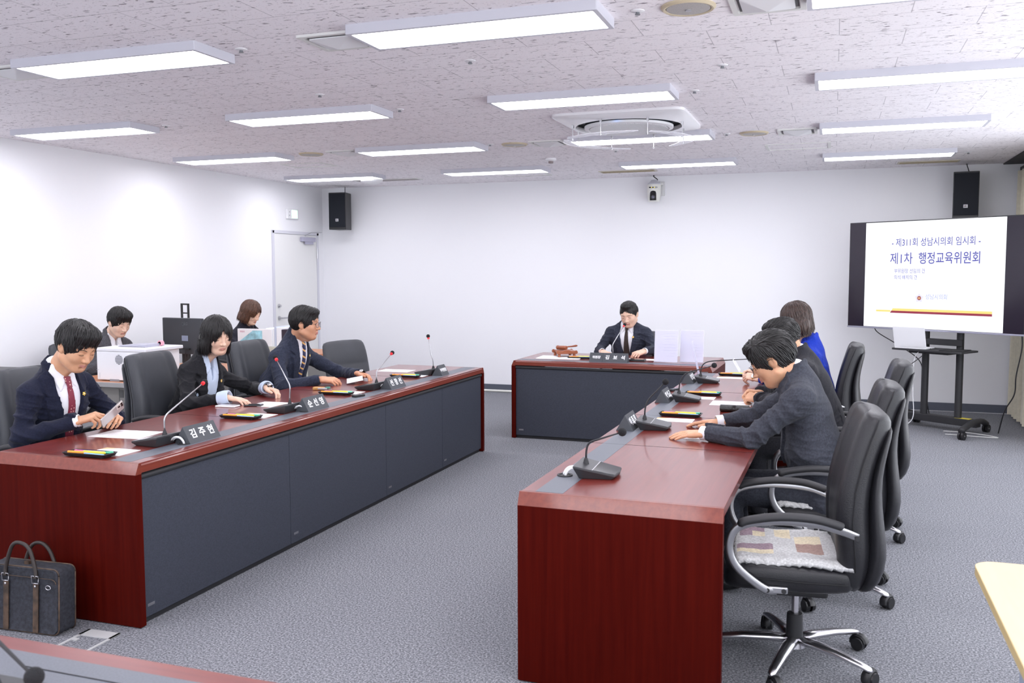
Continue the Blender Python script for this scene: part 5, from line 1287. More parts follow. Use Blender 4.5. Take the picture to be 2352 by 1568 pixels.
g = G(); g.box2((-.155, 0, 0), (.155, .007, .215), M=Matrix.Translation((0, -.105, .012)) @ Matrix.Rotation(.30, 4, 'X')); g.build('lid', mat('glossy white lid', (.86, .86, .88), .3), lp, bevel=.004)
G().box((0, -.040, .115), (.03, .002, .008), rot=(.30, 0, 0)).build('lid_mark', mat('faint grey mark', (.74, .74, .77), .4), lp, smooth=0)
cl = G().box2((-.10, -.15, 0), (.12, .11, .006)).build('dark_cloth', M_foam, smooth=0, bevel=.003); cl.matrix_world = RT @ Matrix.Translation((.20, -.03, .806)) @ Matrix.Rotation(.2, 4, 'Z'); tag(cl, 'dark cloth lying on the shelf right of the white laptop', 'cloth')
def cable(name, pts, r, m, lab):
    g = G(); g.tube(spline([RT @ Vector(p) for p in pts], 8), r, 8); o = g.build(name, m, smooth=180); tag(o, lab, 'cable'); return o
cable('power_cable', [(-.72, .06, 1.01), (-.70, .10, .93), (-.60, .30, .80), (-.52, .60, .62), (-.55, .75, .40), (-.5, .8, .02)], .005, M_black, 'thin black cable hanging from the left end of the large screen')
cable('power_cable', [(.78, .05, 1.01), (.77, .08, .85), (.72, .10, .60), (.70, .12, .42), (.60, .16, .25), (.52, .22, .02)], .006, M_black, 'black cable hanging from the right end of the large screen to the floor')
cable('charger_cable', [(-.05, -.12, .81), (-.12, -.16, .74), (-.14, -.16, .55), (-.14, -.15, .35), (-.13, -.16, .12), (-.24, -.18, .02), (-.34, -.1, .06), (-.30, .02, .14)], .004, M_white, 'white charger cable dropping from the laptop to the floor')
cable('video_cable', [(.0, -.10, .815), (-.06, -.20, .72), (-.20, -.22, .60), (-.30, -.12, .50), (-.26, .05, .55)], .004, M_black, 'black cable looping down left from the laptop')
cable('floor_cable', [(.1, .0, .006), (.3, .10, .006), (.6, .05, .006), (.2, -.15, .006)], .004, M_offw, 'pale cable lying on the carpet under the rolling stand')

# ------------------------------------------------------------------ wall speakers and camera
M_grl = mat('black speaker grille', (.010, .012, .018), .6, noise=(500, .4), spec=.2)
def wspk(loc, rz, lab):
    t = empty('wall_speaker', loc, rz, lab, 'speaker', 'black wall speakers')
    g = G(); g.prism([(-.125, -.12), (.125, -.12), (.09, .12), (-.09, .12)], 0, .49); g.build('cabinet', M_black, t, smooth=0, bevel=.006)
    G().box2((-.117, -.128, .03), (.117, -.118, .475)).build('grille', M_grl, t, smooth=0, bevel=.004)
    b = G().box((0, -.1295, .125), (.042, .003, .036)).build('badge', mat('silver grey badge', (.55, .55, .58), .4), t, smooth=0, bevel=.001)
    text('badge_lettering', 'JBL', .018, mat('dark badge lettering', (.1, .05, .04), .5), frame((0, -.1315, .125), (1, 0, 0), (0, -1, 0)), b, bold=.0006)
    G().box2((-.03, .10, .2), (.03, .27, .3)).build('wall_bracket', M_blackm, t)
    g = G(); g.tube([(.03, .06, .49), (.01, .10, .56), (-.01, .16, .65), (-.005, .2, CEIL - loc[2])], .005, 8); g.build('lead', M_black, t, smooth=180)
    return t
wspk((-6.265, 10.88, 2.135), .06, 'black wall speaker in the far left corner above the door side')
wspk((1.315, 10.88, 2.125), -.10, 'black wall speaker on the right, above the large screen')
pt = empty('ceiling_camera', (-2.055, 10.98, 2.40), .05, 'white rotating camera on a bracket at the top of the back wall', 'camera')
G().lathe([(.0, .0), (.066, .006), (.078, .06), (.082, .14), (.083, .19), (.080, .205)], n=32).build('camera_head', mat('warm white shell', (.78, .78, .73), .35), pt, smooth=60)
G().lathe([(.078, .205), (.082, .215), (.066, .228), (.055, .235), (.035, .262), (0, .268)], n=32).build('mount_cap', mat('grey cap', (.55, .56, .60), .35), pt, smooth=60)
g = G(); g.prism([(-.038, .015), (.038, .015), (.036, .10), (.028, .122), (0, .130), (-.028, .122), (-.036, .10)], -.0855, -.070, 'y'); g.build('lens_window', M_glassy, pt, smooth=0)
g = G(); g.cyl((0, -.092, .052), (0, -.08, .052), .026, n=24); lz = g.build('lens', M_black, pt); G().ell((0, -.092, .052), (.018, .006, .018), 16).build('lens_glass', mat('lens glass', (.10, .10, .14), .05), lz)
G().box((0, -.083, .168), (.10, .012, .014)).build('status_window', M_glassy, pt, bevel=.003)
g = G(); [g.box((x, -.0895, .168), (.008, .002, .008)) for x in (-.018, .016)]; g.build('status_lights', mat('amber light', (.9, .7, .1), .4, emit=((1, .75, .1), 1)), pt, smooth=0)
G().box2((.02, .10, .08), (.115, .135, .25)).build('wall_plate', mat('pale wall plate', (.7, .7, .7), .5), pt, bevel=.008); G().box2((.0, .0, .20), (.10, .12, .225)).build('bracket_arm', M_offw, pt)
g = G(); g.tube(spline([(.03, .02, .24), (.035, .02, .27), (.01, .0, .29), (-.01, .0, .31), (.0, .02, CEIL - 2.40)], 5), .006, 8); g.build('lead', M_black, pt, smooth=180)

# ------------------------------------------------------------------ clerks' corner
M_lam = mat('orange wood laminate', (.48, .20, .09), .4, noise=(8, .12, (8, 1, 1))); M_gpan = mat('warm grey steel panel', (.21, .20, .19), .5); M_gedge = mat('grey desk edge', (.33, .32, .32), .5)
t = empty('office_desk', (0, 0, 0), 0, 'clerk desk with orange wood top and grey panels, under the white printer', 'desk')
G().box2((-5.80, 5.60, .695), (-4.86, 7.15, .72)).build('desk_top', M_lam, t, smooth=0, bevel=.004)
G().box2((-5.81, 5.588, .685), (-4.85, 5.602, .722)).build('top_edge', M_gedge, t, smooth=0, bevel=.003); G().box2((-4.862, 5.588, .685), (-4.85, 7.16, .722)).build('top_edge', M_gedge, t, smooth=0, bevel=.003)
sp_ = G().box2((-5.42, 5.64, 0), (-4.92, 5.67, .685)).build('end_panel', M_gpan, t, smooth=0, bevel=.002)
g = G(); [g.box2((-5.22 + .012 * k, 5.637, .40), (-5.216 + .012 * k, 5.641, .56)) for k in range(13)]; g.build('vent_slots', mat('dark recess', (.16, .16, .17)), sp_, smooth=0)
g = G(); g.box2((-5.245, 5.638, .0), (-5.240, 5.642, .67)); g.box2((-5.235, 5.637, .60), (-5.20, 5.641, .66)); g.build('panel_joint', mat('dark joint', (.08, .08, .08), .6), sp_, smooth=0)
G().box2((-4.92, 5.67, .1), (-4.89, 7.1, .68)).build('front_panel', M_gpan, t, smooth=0)
G().box2((-5.75, 7.05, 0), (-4.92, 7.08, .685)).build('end_panel', M_gpan, t, smooth=0)
pr = empty('printer', (-5.50, 5.685, .72), 0, 'white office printer on the clerk desk with a round side vent', 'printer')
G().box2((0, 0, .006), (.46, .42, .235)).build('casing', mat('printer white', (.84, .84, .87), .45), pr, smooth=0, bevel=.01, seg=3)
G().box2((.0, -.004, .235), (.49, .43, .262)).build('lid', mat('printer lid white', (.80, .80, .84), .45), pr, smooth=0, bevel=.006)
g = G(); g.prism([(.10, .265), (.32, .265), (.38, .262), (.38, .285), (.30, .283), (.13, .275)], .12, .34, 'y'); g.build('output_tray', mat('lilac grey plastic', (.42, .42, .50), .4), pr, smooth=0, bevel=.002)
g = G(); [g.box((.225, -.0015, .172 + .009 * k), (2 * math.sqrt(max(0, .037 ** 2 - (.009 * k) ** 2)), .003, .004)) for k in range(-4, 5)]; g.build('round_vent', mat('vent slot grey', (.10, .10, .12), .6), pr, smooth=0)
G().box2((.13, -.003, 0), (.22, .02, .016)).build('foot_latch', mat('latch grey', (.3, .3, .33), .5), pr); g = G(); g.box2((-.001, -.0008, .085), (.022, .001, .088)); g.box2((.028, -.0008, .02), (.031, .001, .065)); g.build('panel_gap', mat('panel gap grey', (.5, .5, .55), .5), pr, smooth=0)
mo = empty('monitor', (-5.38, 6.55, .72), math.radians(-8), 'black computer monitor seen from behind, left of the bobbed woman', 'monitor')
G().box2((-.235, 0, .14), (.235, .035, .455)).build('back_shell', mat('satin black shell', (.035, .038, .045), .42), mo, smooth=0, bevel=.006)
text('brand_lettering', 'LG', .036, mat('dim lettering', (.09, .10, .11), .3), frame((.055, -.001, .405), (1, 0, 0), (0, -1, 0)), mo)
g = G(); g.lathe([(.013, 0), (.016, 0), (.016, .001), (.013, .001), (.013, 0)], n=20, M=frame((.018, -.001, .403), (1, 0, 0), (0, -1, 0))); g.build('brand_mark', mat('dim lettering', (.09, .10, .11)), mo)
G().box2((.0, -.001, .255), (.075, .001, .302)).build('rating_label', mat('blue grey label', (.22, .25, .34), .5), mo, smooth=0)
G().box2((.02, -.016, .18), (.10, .0, .192)).build('plug', M_black, mo); g = G(); g.tube([(.06, -.016, .186), (.058, -.02, .12), (.05, .0, .02)], .004, 8); g.build('lead', M_black, mo)
g = G(); g.box2((-.03, .03, .0), (.03, .055, .25)); g.box2((-.12, -.03, 0), (.12, .16, .012)); g.build('stand', M_blackm, mo, bevel=.004)
ct = empty('trolley_handle', (-5.98, 7.34, 0), -.25, 'black folding trolley handle standing behind the monitor', 'trolley')
g = G()
for x in (-.05, .05): g.box2((x - .008, -.008, .05), (x + .008, .008, 1.265))
g.box2((-.058, -.008, 1.255), (.058, .008, 1.27)); g.box2((-.058, -.008, 1.17), (.058, .008, 1.182)); g.build('handle_frame', M_black, ct, smooth=0); G().box2((-.18, -.16, .03), (.18, .12, .05)).build('foot_plate', M_blackm, ct); 
for x in (-.16, .16): G().cyl((x - .015, .10, .03), (x + .015, .10, .03), .03, n=16).build('wheel', M_black, ct)
M_cream = mat('cream cabinet steel', (.66, .64, .54), .5)
cb = empty('file_cabinet', (0, 0, 0), 0, 'cream open filing cabinet with files, behind the leather chairs', 'cabinet')
bx0, bx1, by0, by1 = -5.52, -4.86, 7.42, 7.74
g = G(); g.box2((bx0, by0, .80), (bx1, by1, .86)); g.box2((bx0, by0, 0), (bx0 + .02, by1, .80)); g.box2((bx1 - .02, by0, 0), (bx1, by1, .80)); g.box2((bx0, by1 - .02, 0), (bx1, by1, .80)); g.box2((bx1 - .14, by0, 0), (bx1 - .12, by1, .8)); g.build('carcass', M_cream, cb, smooth=0, bevel=.002)
for z in (.04, .30, .57): G().box2((bx0 + .02, by0, z), (bx1 - .02, by1, z + .04)).build('shelf', M_cream, cb, smooth=0, bevel=.002)
FC = [mat('file %d' % i, c, .7) for i, c in enumerate([(.8, .8, .83), (.62, .68, .62), (.78, .76, .66), (.55, .6, .72), (.12, .14, .25)])]
for z in (.345, .615):
    for k in range(9):
        x = bx0 + .03 + k * .054; g = G().box2((x, by0 + .02 + .01 * (k % 3), z), (x + .045, by1 - .05, z + .155 + .02 * ((k * 7) % 3) / 2 - (.02 if z > .6 else 0)))
        tag(g.build('file_folder', FC[(k * 3 + int(z * 10)) % 5], smooth=0, bevel=.001), 'file folder standing on a shelf of the cream cabinet', 'file', 'file folders in the cream cabinet')
cv = empty('booklet', (-5.44, 7.44, .862), 0, 'white booklet with a sea and sky cover, front of the stack by the far clerk', 'booklet')
G().box2((-.01, 0, 0), (.38, .03, .165)).build('pages', M_paper, cv, smooth=0, bevel=.001)
g = G(); g.prism([(.02, .05), (.165, .150), (.27, .150), (.27, .042), (.02, .042)], -.0012, 0, 'y'); g.build('cover_picture', mat('sky blue print', (.36, .66, .76), .5, noise=(14, .35)), cv, smooth=0)
g = G(); g.prism([(.0, .0), (.12, .0), (.27, .03), (.27, .042), (.0, .042)], -.0014, 0, 'y'); g.build('cover_band', mat('blue print band', (.08, .26, .62), .5, noise=(30, .5)), cv, smooth=0)
text('cover_lettering', '성남시', .020, mat('pink cover lettering', (.8, .4, .5), .6), frame((.045, -.002, .138), (1, 0, 0), (0, -1, 0)), cv)
x = -5.14
for k, (w_, h_, mm, lab) in enumerate([(.03, .175, M_paper, 'white bound report behind the sea cover booklet, leftmost'), (.028, .178, M_paper, 'white bound report, second from the sea cover booklet'), (.03, .176, M_paper, 'white bound report, third from the sea cover booklet'), (.022, .19, FC[3], 'blue grey binder standing right of the white reports'), (.055, .18, M_paper, 'thick white report between the blue binder and dark book'), (.07, .165, mat('dark plum book cover', (.03, .02, .035), .5), 'dark book leaning at the right end of the cabinet top')]):
    o = G().box2((x, 7.46, .861), (x + w_, 7.70, .861 + h_)).build('bound_report', mm, smooth=0, bevel=.001); tag(o, lab, 'report', 'reports on the cabinet top'); x += w_ + .002
g = G().box2((-5.6, 7.79, .70), (-5.0, 8.75, .725)).build('desk_top', M_lam, None, smooth=0, bevel=.003)
t2 = empty('office_desk', (0, 0, 0), 0, 'second clerk desk behind the cream cabinet, near the door', 'desk'); g.parent = t2
G().box2((-5.05, 7.80, .0), (-5.02, 8.74, .70)).build('front_panel', M_gpan, t2, smooth=0); G().box2((-5.58, 8.70, 0), (-5.05, 8.73, .70)).build('end_panel', M_gpan, t2, smooth=0)
# clerks' chairs
for (x, y, lab) in ((-6.18, 6.38, 'plain swivel chair hidden behind the clerk with white top'), (-6.02, 8.10, 'plain swivel chair under the farthest clerk near the door')):
    o = dup(c4, (x, y, 0), 0, lab)
sc_ = empty('storage_case', (-5.98, 5.02, 0), .1, 'glossy black case top over a pale box, cut by the left edge', 'case')
G().box2((-.25, -.22, 0), (.20, .22, .78)).build('pale_box', M_offw, sc_, smooth=0, bevel=.004)
G().box2((-.27, -.24, .78), (.22, .24, .86)).build('black_lid', M_black, sc_, smooth=0, bevel=.03, seg=4)
slab('notebook', (-5.66, 6.32, .72), .1, (.22, .30, .012), mat('grey cover', (.25, .25, .27), .5), 'closed notebook under the hands of the clerk in grey', 'notebook')
pc = empty('pin_cushion', (-5.42, 6.22, .985), 0, 'small pink and white roll on top of the printer', 'tape roll'); pc.location = (-5.12, 5.98, .983)
G().lathe([(.013, -.015), (.022, -.015), (.022, .015), (.013, .015), (.013, -.015)], c=(0, 0, .022), n=24, axis='y').build('roll', mat('pink tape', (.75, .35, .42), .5), pc)

# ------------------------------------------------------------------ briefcase, floor outlet, near tables
M_den = mat('washed dark denim cloth', (.030, .032, .042), .85, noise=(70, .35), bump=(260, .3)); M_brn = mat('worn brown leather trim', (.075, .045, .028), .55, noise=(25, .6)); M_hand = mat('dark brown leather handle', (.025, .017, .014), .5)
bc = empty('briefcase', (-3.338, 3.005, 0), .06, 'dark denim briefcase with brown leather straps, leaning by the left desk end', 'briefcase')
Mb = Matrix.Rotation(-.05, 4, 'X')
def rbox(w_, d, h, r, n=6):
    rings = []
    return rings
pl = rrect(.40, .285, .028, 5); g = G(); rings = []
for y, s_ in ((-.052, .93), (-.056, .98), (-.045, 1.0), (.045, 1.0), (.056, .98), (.052, .93)): rings.append([(x * s_, y, .146 + z * s_) for x, z in pl])
g.loft(rings, M=Mb); g.build('body', M_den, bc, smooth=50, bevel=.003)
for y in (-.048, .048):
    g = G(); pp = [Mb @ Vector((x * 1.003, y, .146 + z * 1.003)) for x, z in pl]; g.tube(pp + [pp[0]], .0035, 6); g.build('zip_piping', M_brn, bc, smooth=180)
g = G(); g.tube([Mb @ Vector((x * .965, -.057, .146 + z * .80 - .012)) for x, z in pl if z > 0], .0018, 6); g.build('pocket_seam', M_brn, bc, smooth=180)
for x in (-.075, .085):
    g = G(); g.prism([(x - .014, .008), (x + .014, .008), (x + .017, .225), (x - .011, .225)], -.0605, -.056, 'y', M=Mb); stp = g.build('strap', M_brn, bc, smooth=0, bevel=.001)
    g = G(); g.tube([Mb @ Vector(p) for p in ((x - .014, -.062, .225), (x - .014, -.064, .258), (x + .020, -.064, .258), (x + .020, -.062, .225), (x - .014, -.062, .225))], .003, 6); g.build('buckle', M_chrome, stp, smooth=180)
    G().ell(tuple(Mb @ Vector((x + .002, -.063, .212))), (.0055, .003, .0055), 10).build('rivet', M_chrome, stp, smooth=180)
for yy, hh in ((-.062, .392), (.050, .366)):
    g = G(); g.tube(spline([Mb @ Vector(p) for p in ((-.072, yy, .245), (-.074, yy + .006, .29), (-.045, yy + .012, hh - .012), (.004, yy + .014, hh), (.050, yy + .012, hh - .030), (.085, yy + .006, .275), (.090, yy, .245))], 6), .0085, 10); g.build('handle', M_hand, bc, smooth=180)
g = G(); g.tube([Mb @ Vector((.155 + .013 * math.cos(a), -.061, .212 + .009 * math.sin(a))) for a in [2 * PI * k / 16 for k in range(17)]], .0018, 6); g.build('logo_ring', M_chrome, bc, smooth=180)
G().box2((-.02, -.012, .288), (.005, .004, .302), M=Mb).build('zip_pull', M_brn, bc)
t = empty('floor_outlet', (-2.985, 2.93, 0), .03, 'flush floor outlet frame in the carpet by the left desk end', 'floor outlet')
g = G()
for a, b in (((-.085, .085, 0), (.085, .15, .004)), ((-.085, -.14, 0), (-.073, .15, .004)), ((.073, -.14, 0), (.085, .15, .004)), ((-.085, -.14, 0), (.085, -.128, .004))): g.box2(a, b)
g.build('frame', mat('worn pale metal', (.5, .5, .5), .6), t, smooth=0)
G().box2((-.073, .03, .0), (-.045, .05, .005)).build('latch', mat('worn pale metal', (.5, .5, .5)), t, smooth=0)
fd = desk('conference_desk', 2.6, .78, 'mahogany desk cut off at the bottom left corner, seen from behind', (-.55, 1.545, 0), PI / 2 + .0, ())
g = G().box2((-1.62, 1.43, TOP + .0008), (-1.32, 1.433, TOP + .0016)).build('cable_slot', M_stitch, smooth=0); tag(g, 'narrow dark cable slot in the foreground desk strip', 'cable slot')
mic((-1.50, 1.215, TOP), -PI / 2, (-.03, .0, .10), (.17, -.07, .06), 'black gooseneck microphone at the bottom left corner, cut by the frame', cable=False)
paper((-1.36, 1.30, TOP + .001), .1, .22, .13, 'white sheet at the bottom edge on the foreground desk', printed=False)
nt_ = empty('side_table', (.40, 2.885, 0), 0, 'pale beech table top with rounded corner at the bottom right', 'table')
pl = [(.0, -.06)] + [(.06 - .06 * math.cos(a), -.06 + .06 * math.sin(a)) for a in [PI / 2 * k / 8 for k in range(1, 9)]] + [(1.4, .0), (1.4, -1.5), (0, -1.5)]
M_beech = mat('pale beech laminate', (.66, .50, .29), .45, noise=(6, .03, (10, 1, 1))); M_bedge = mat('ochre table edge', (.55, .42, .20), .5)
g = G(); g.prism(pl, TOP - .026, TOP - .001); g.build('edge_band', M_bedge, nt_, smooth=0); g = G(); g.prism([(x * .998 + .001, y * .998 - .001) for x, y in pl], TOP - .002, TOP); g.build('table_top', M_beech, nt_, smooth=0, bevel=.001)
M_bgrey = mat('blue grey steel', (.30, .34, .44), .5); g = G(); g.box2((.055, -1.4, .05), (.085, -.42, TOP - .027)); pn = g.build('modesty_panel', M_bgrey, nt_, smooth=0, bevel=.004)
for k in range(5): G().box((.0535, -.62 + (-.12) * k, .56), (.002, .01, .14), rot=(0, 0, 0)).build('slot', M_stitch, pn, smooth=0)
for x, y in ((.12, -.5), (.12, -1.35), (1.3, -.2), (1.3, -1.35)): G().cyl((x, y, 0), (x, y, TOP - .027), .02, n=14).build('leg', M_bgrey, nt_)
paper((.66, 2.42, TOP), .5, .21, .30, 'white paper on the pale table, cut by the right edge', printed=False)
# ------------------------------------------------------------------ the nine people
SK1 = skin_mat('warm tan skin', (.60, .33, .20)); SK2 = skin_mat('light skin', (.72, .48, .36)); SK3 = skin_mat('ruddy tan skin', (.60, .31, .19)); SK4 = skin_mat('fair skin', (.74, .50, .38))
def suit(n, c, ns=.25): return mat(n, c, .88, spec=.2, sheen=.06, noise=(110, ns), bump=(500, .12))
S_navy = suit('dark navy suit cloth', (.010, .012, .028)); S_black = suit('black suit cloth', (.013, .013, .016)); S_navy2 = suit('muted navy suit cloth', (.026, .031, .052)); S_chair = suit('charcoal navy pinstripe cloth', (.028, .032, .05))
S_grey = suit('dark grey suit cloth', (.040, .043, .056)); S_blk2 = suit('soft black suit cloth', (.018, .018, .023)); S_blue = suit('royal blue jacket cloth', (.008, .03, .33), .1); S_grey2 = suit('mid grey suit cloth', (.07, .07, .08)); S_dark = suit('near black jacket cloth', (.02, .02, .03))
M_blueshirt = mat('pale blue shirt cotton', (.50, .58, .72), .85)
def pattern_tie(name, base, mark, kind):
    m = mat(name, base, .55, sheen=.2); nt = m.node_tree; b = nt.nodes['Principled BSDF']; tc = nt.nodes.new('ShaderNodeTexCoord'); mp = nt.nodes.new('ShaderNodeMapping'); r = nt.nodes.new('ShaderNodeValToRGB')
    nt.links.new(tc.outputs['Object'], mp.inputs[0])
    if kind == 'stripe':
        t = nt.nodes.new('ShaderNodeTexWave'); t.wave_type = 'BANDS'; t.bands_direction = 'DIAGONAL'; t.inputs['Scale'].default_value = 9; mp.inputs['Rotation'].default_value = (0, .3, .4)
        r.color_ramp.interpolation = 'CONSTANT'; r.color_ramp.elements[0].color = (*base, 1); r.color_ramp.elements[1].position = .82; r.color_ramp.elements[1].color = (*mark, 1)
        nt.links.new(mp.outputs[0], t.inputs['Vector']); nt.links.new(t.outputs['Fac'], r.inputs[0])
    else:
        t = nt.nodes.new('ShaderNodeTexVoronoi'); t.inputs['Scale'].default_value = 62; t.inputs['Randomness'].default_value = .25
        r.color_ramp.interpolation = 'CONSTANT'; r.color_ramp.elements[0].color = (*mark, 1); r.color_ramp.elements[1].position = .23; r.color_ramp.elements[1].color = (*base, 1)
        nt.links.new(mp.outputs[0], t.inputs['Vector']); nt.links.new(t.outputs['Distance'], r.inputs[0])
    nt.links.new(r.outputs[0], b.inputs['Base Color']); return m
T_red = pattern_tie('burgundy tie with small figures', (.20, .012, .035), (.75, .5, .4), 'dots')
T_str = pattern_tie('navy tie with gold stripes', (.010, .014, .07), (.75, .42, .12), 'stripe')
T_brn = mat('dark brown knit tie', (.030, .018, .014), .8, noise=(200, .4))

# 1: man holding a phone, nearest on the left
person(dict(label='person in navy suit and burgundy tie, nearest on the left, looking at a phone', H=(-4.02, 3.79, .55), N=(-3.89, 3.75, 1.02), fwd=(1, -.08, 0), w=1.03, shx=.01,
    elR=(-3.90, 3.50, .735), elL=(-3.82, 4.07, .76), wrR=(-3.655, 3.635, .815), wrL=(-3.60, 3.83, .80), handR=((.85, .35, .28), (-.35, -.45, .8), 'pinch', ((.018, .022, -.008), (.046, .038, -.026), (.074, .040, -.040), (.096, .036, -.046))), handL=((.75, -.62, .30), (.15, .55, .8), 'pinch', ((.018, .022, -.008), (.046, .038, -.026), (.074, .040, -.036), (.096, .036, -.040))),
    headM=headM((-3.755, 3.745, 1.19), (1, -.12, 0), pitch=27, roll=-3), hs=1.08, jaw=1.02, jacket=S_navy, skin=SK1, hair=HAIR['fringe'], tie=T_red, pin=True, vbot=.13, vw=.078, seed=2, res=.0052, hres=.0024, cuff=.012))
# 2: woman with a bob
person(dict(label='person with bobbed black hair, black jacket and pale blue shirt, hands on papers', H=(-4.10, 5.00, .53), N=(-3.945, 5.03, .965), fwd=(1, -.15, 0), w=.93, fem=True, shx=.01,
    elR=(-3.87, 4.74, .735), elL=(-3.84, 5.40, .755), wrR=(-3.60, 4.79, .785), wrL=(-3.58, 5.19, .80), handR=((.93, .28, -.14), (.12, .05, 1), 'rest'), handL=((.97, -.10, -.20), (.15, .25, 1), 'half'),
    headM=headM((-3.84, 5.02, 1.155), (1, -.48, 0), pitch=13), hs=1.03, jaw=.95, jacket=S_black, shirt=M_blueshirt, skin=SK2, hair=HAIR['bob'], pin=True, pin_y=.072, opencollar=True, turnup=True, vbot=.10, vw=.062, seed=5, arm=.95, hands=.93))
# 3: man with glasses
person(dict(label='person in navy suit, gold striped tie and glasses, looking to the right', H=(-4.10, 6.02, .54), N=(-3.865, 6.01, 1.055), shd=.055, nr=.03, fwd=(1, .0, 0), w=1.12, shx=.01, belly=.03,
    elR=(-3.80, 5.70, .735), elL=(-3.72, 6.42, .76), wrR=(-3.545, 5.83, .785), wrL=(-3.46, 6.24, .785), handR=((.92, .32, -.06), (.0, -.35, .9), 'half'), handL=((.95, -.12, -.12), (.05, .35, .9), 'half'),
    headM=headM((-3.775, 5.985, 1.185), (1, .28, 0), pitch=3), hs=1.07, jaw=1.08, jacket=S_navy2, skin=SK3, hair=HAIR['sidesweep'], glasses=True, eyes=1, tie=T_str, pin=True, vbot=.10, vw=.066, seed=7, arm=1.08, cuffs=False))
# 4: the man at the short desk
person(dict(label='person in charcoal suit and brown tie reading at the short desk', H=(-1.93, 9.08, .55), N=(-1.93, 8.99, 1.015), fwd=(0, -1, 0), w=1.12, shx=.01,
    elR=(-2.20, 8.90, .79), elL=(-1.64, 8.90, .80), wrR=(-2.13, 8.72, .785), wrL=(-1.71, 8.72, .80), handR=((.72, -.62, -.18), (.1, -.3, 1), 'rest'), handL=((-.62, -.70, -.2), (.2, -.3, 1), 'half'),
    headM=headM((-1.905, 8.915, 1.145), (-.12, -1, 0), pitch=20, roll=4), hs=1.05, jaw=1.02, jacket=S_chair, skin=SK4, hair=HAIR['short'], tie=T_brn, tiew=.042, pin=True, vbot=.12, vw=.074, seed=9))
# 5: nearest man on the right
person(dict(label='person in dark grey suit and glasses, nearest on the right, head bowed', H=(-.03, 4.62, .53), N=(-.180, 4.62, 1.045), nr=.03, fwd=(-1, .0, 0), w=1.14, shx=-.005, bow=.03, belly=.02,
    elR=(-.40, 4.92, .80), elL=(-.345, 4.40, .785), wrR=(-.545, 4.86, .783), wrL=(-.575, 4.50, .780), handR=((-.95, .18, -.10), (0, .1, 1), 'flat'), handL=((-.98, -.02, -.08), (0, -.15, 1), 'flat'),
    headM=headM((-.270, 4.60, 1.145), (-1, .02, 0), pitch=30), hs=1.09, jaw=1.08, jacket=S_grey, skin=SK1, hair=dict(HAIR['sidesweep'], vol=.009, nape=-.085, seed=11, extra=(((.050, -.012, .088), (.050, .064, .032)),)), glasses=True, vbot=.16, vw=.066, seed=11, res=.0052, hres=.0024, arm=1.1, cuff=.022, cuffr=.034, legs=(((-.46, 4.52, .50), (-.42, 4.50, .09)), ((-.46, 4.72, .50), (-.42, 4.74, .09)))))
# 6: second man on the right
FISTC = ((50, 62, 35), (52, 64, 35), (54, 64, 35), (56, 64, 35))
person(dict(label='person in a black suit with clasped hands, second along the right desk', H=(.0, 5.84, .53), N=(-.200, 5.86, 1.025), nr=.03, fwd=(-1, .0, 0), w=1.08, shx=-.005, bow=.03, belly=.01,
    elR=(-.36, 6.12, .80), elL=(-.33, 5.64, .79), wrR=(-.42, 5.93, .80), wrL=(-.405, 5.78, .785), handR=((-.90, -.40, .10), (.1, .6, .8), FISTC), handL=((-.92, .36, .12), (0, -.6, .8), FISTC),
    headM=headM((-.285, 5.86, 1.155), (-1, .05, 0), pitch=26), hs=1.04, jacket=S_blk2, skin=SK1, hair=dict(HAIR['short'], vol=.004, nape=-.075), vbot=.16, seed=13, cuffs=False))
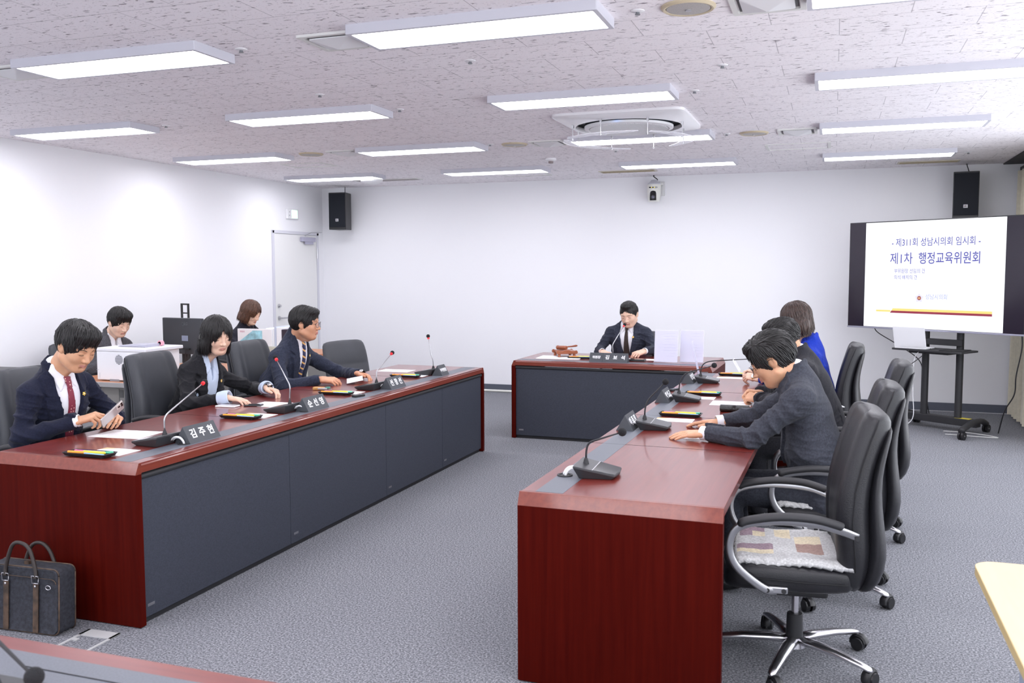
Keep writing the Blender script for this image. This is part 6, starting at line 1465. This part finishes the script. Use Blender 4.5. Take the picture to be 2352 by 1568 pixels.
# 7: woman in blue
person(dict(label='person with brown bobbed hair and royal blue jacket, holding up a paper', H=(-.05, 7.02, .53), N=(-.165, 7.02, 1.01), fwd=(-1, .0, 0), w=.95, fem=True, shx=0,
    elR=(-.38, 7.22, .78), elL=(-.33, 6.76, .775), wrR=(-.51, 7.02, .80), wrL=(-.50, 6.84, .79), handR=((-.93, -.15, .22), (-.1, .5, .85), 'pinch'), handL=((-.95, .12, .18), (0, -.5, .85), 'pinch'),
    headM=headM((-.255, 7.02, 1.215), (-1, .1, 0), pitch=16), hs=1.03, jacket=S_blue, skin=SK2, hair=dict(HAIR['bob'], mat=M_hairb, seed=17), lightbrow=True, vbot=.14, seed=15, arm=.95, hands=.93, cuffs=False, shirt=S_blue, trousers=S_black))
# 8: clerk behind the printer
person(dict(label='person in a grey suit over a white top, sitting behind the white printer', H=(-6.12, 6.36, .56), N=(-5.955, 6.34, .985), fwd=(1, -.15, 0), w=1.0, shx=.01,
    elR=(-5.90, 6.05, .76), elL=(-5.88, 6.62, .76), wrR=(-5.68, 6.22, .775), wrL=(-5.66, 6.48, .775), handR=((.95, .2, -.1), (0, -.1, 1), 'rest'), handL=((.95, -.2, -.1), (0, .1, 1), 'rest'),
    headM=headM((-5.84, 6.31, 1.145), (1, -.25, 0), pitch=25), hs=1.03, jaw=.97, jacket=S_grey2, skin=SK4, hair=HAIR['fringe'], vbot=.2, vw=.062, seed=17, hres=.0032, opencollar=True, cuffs=False))
# 9: clerk at the back
person(dict(label='person with short brown hair in a near black jacket, farthest back near the door', H=(-5.95, 8.10, .55), N=(-5.80, 8.08, .985), fwd=(1, -.1, 0), w=.95, fem=True, shx=.01,
    elR=(-5.76, 7.82, .76), elL=(-5.74, 8.34, .76), wrR=(-5.54, 7.98, .775), wrL=(-5.52, 8.20, .775), handR=((.95, .2, -.1), (0, -.1, 1), 'rest'), handL=((.95, -.2, -.1), (0, .1, 1), 'rest'),
    headM=headM((-5.72, 8.04, 1.15), (1, -.05, 0), pitch=22), hs=1.02, jaw=1.02, jacket=S_dark, skin=SK4, hair=dict(HAIR['bob'], mat=M_hairl, nape=-.085, seed=19, window=(((.126, .01, -.035), (.100, .062, .108)), ((.02, 0, -.135), (.09, .050, .06)))), lightbrow=True, vbot=.2, seed=19, hres=.0032, cuffs=False, shirt=S_dark))
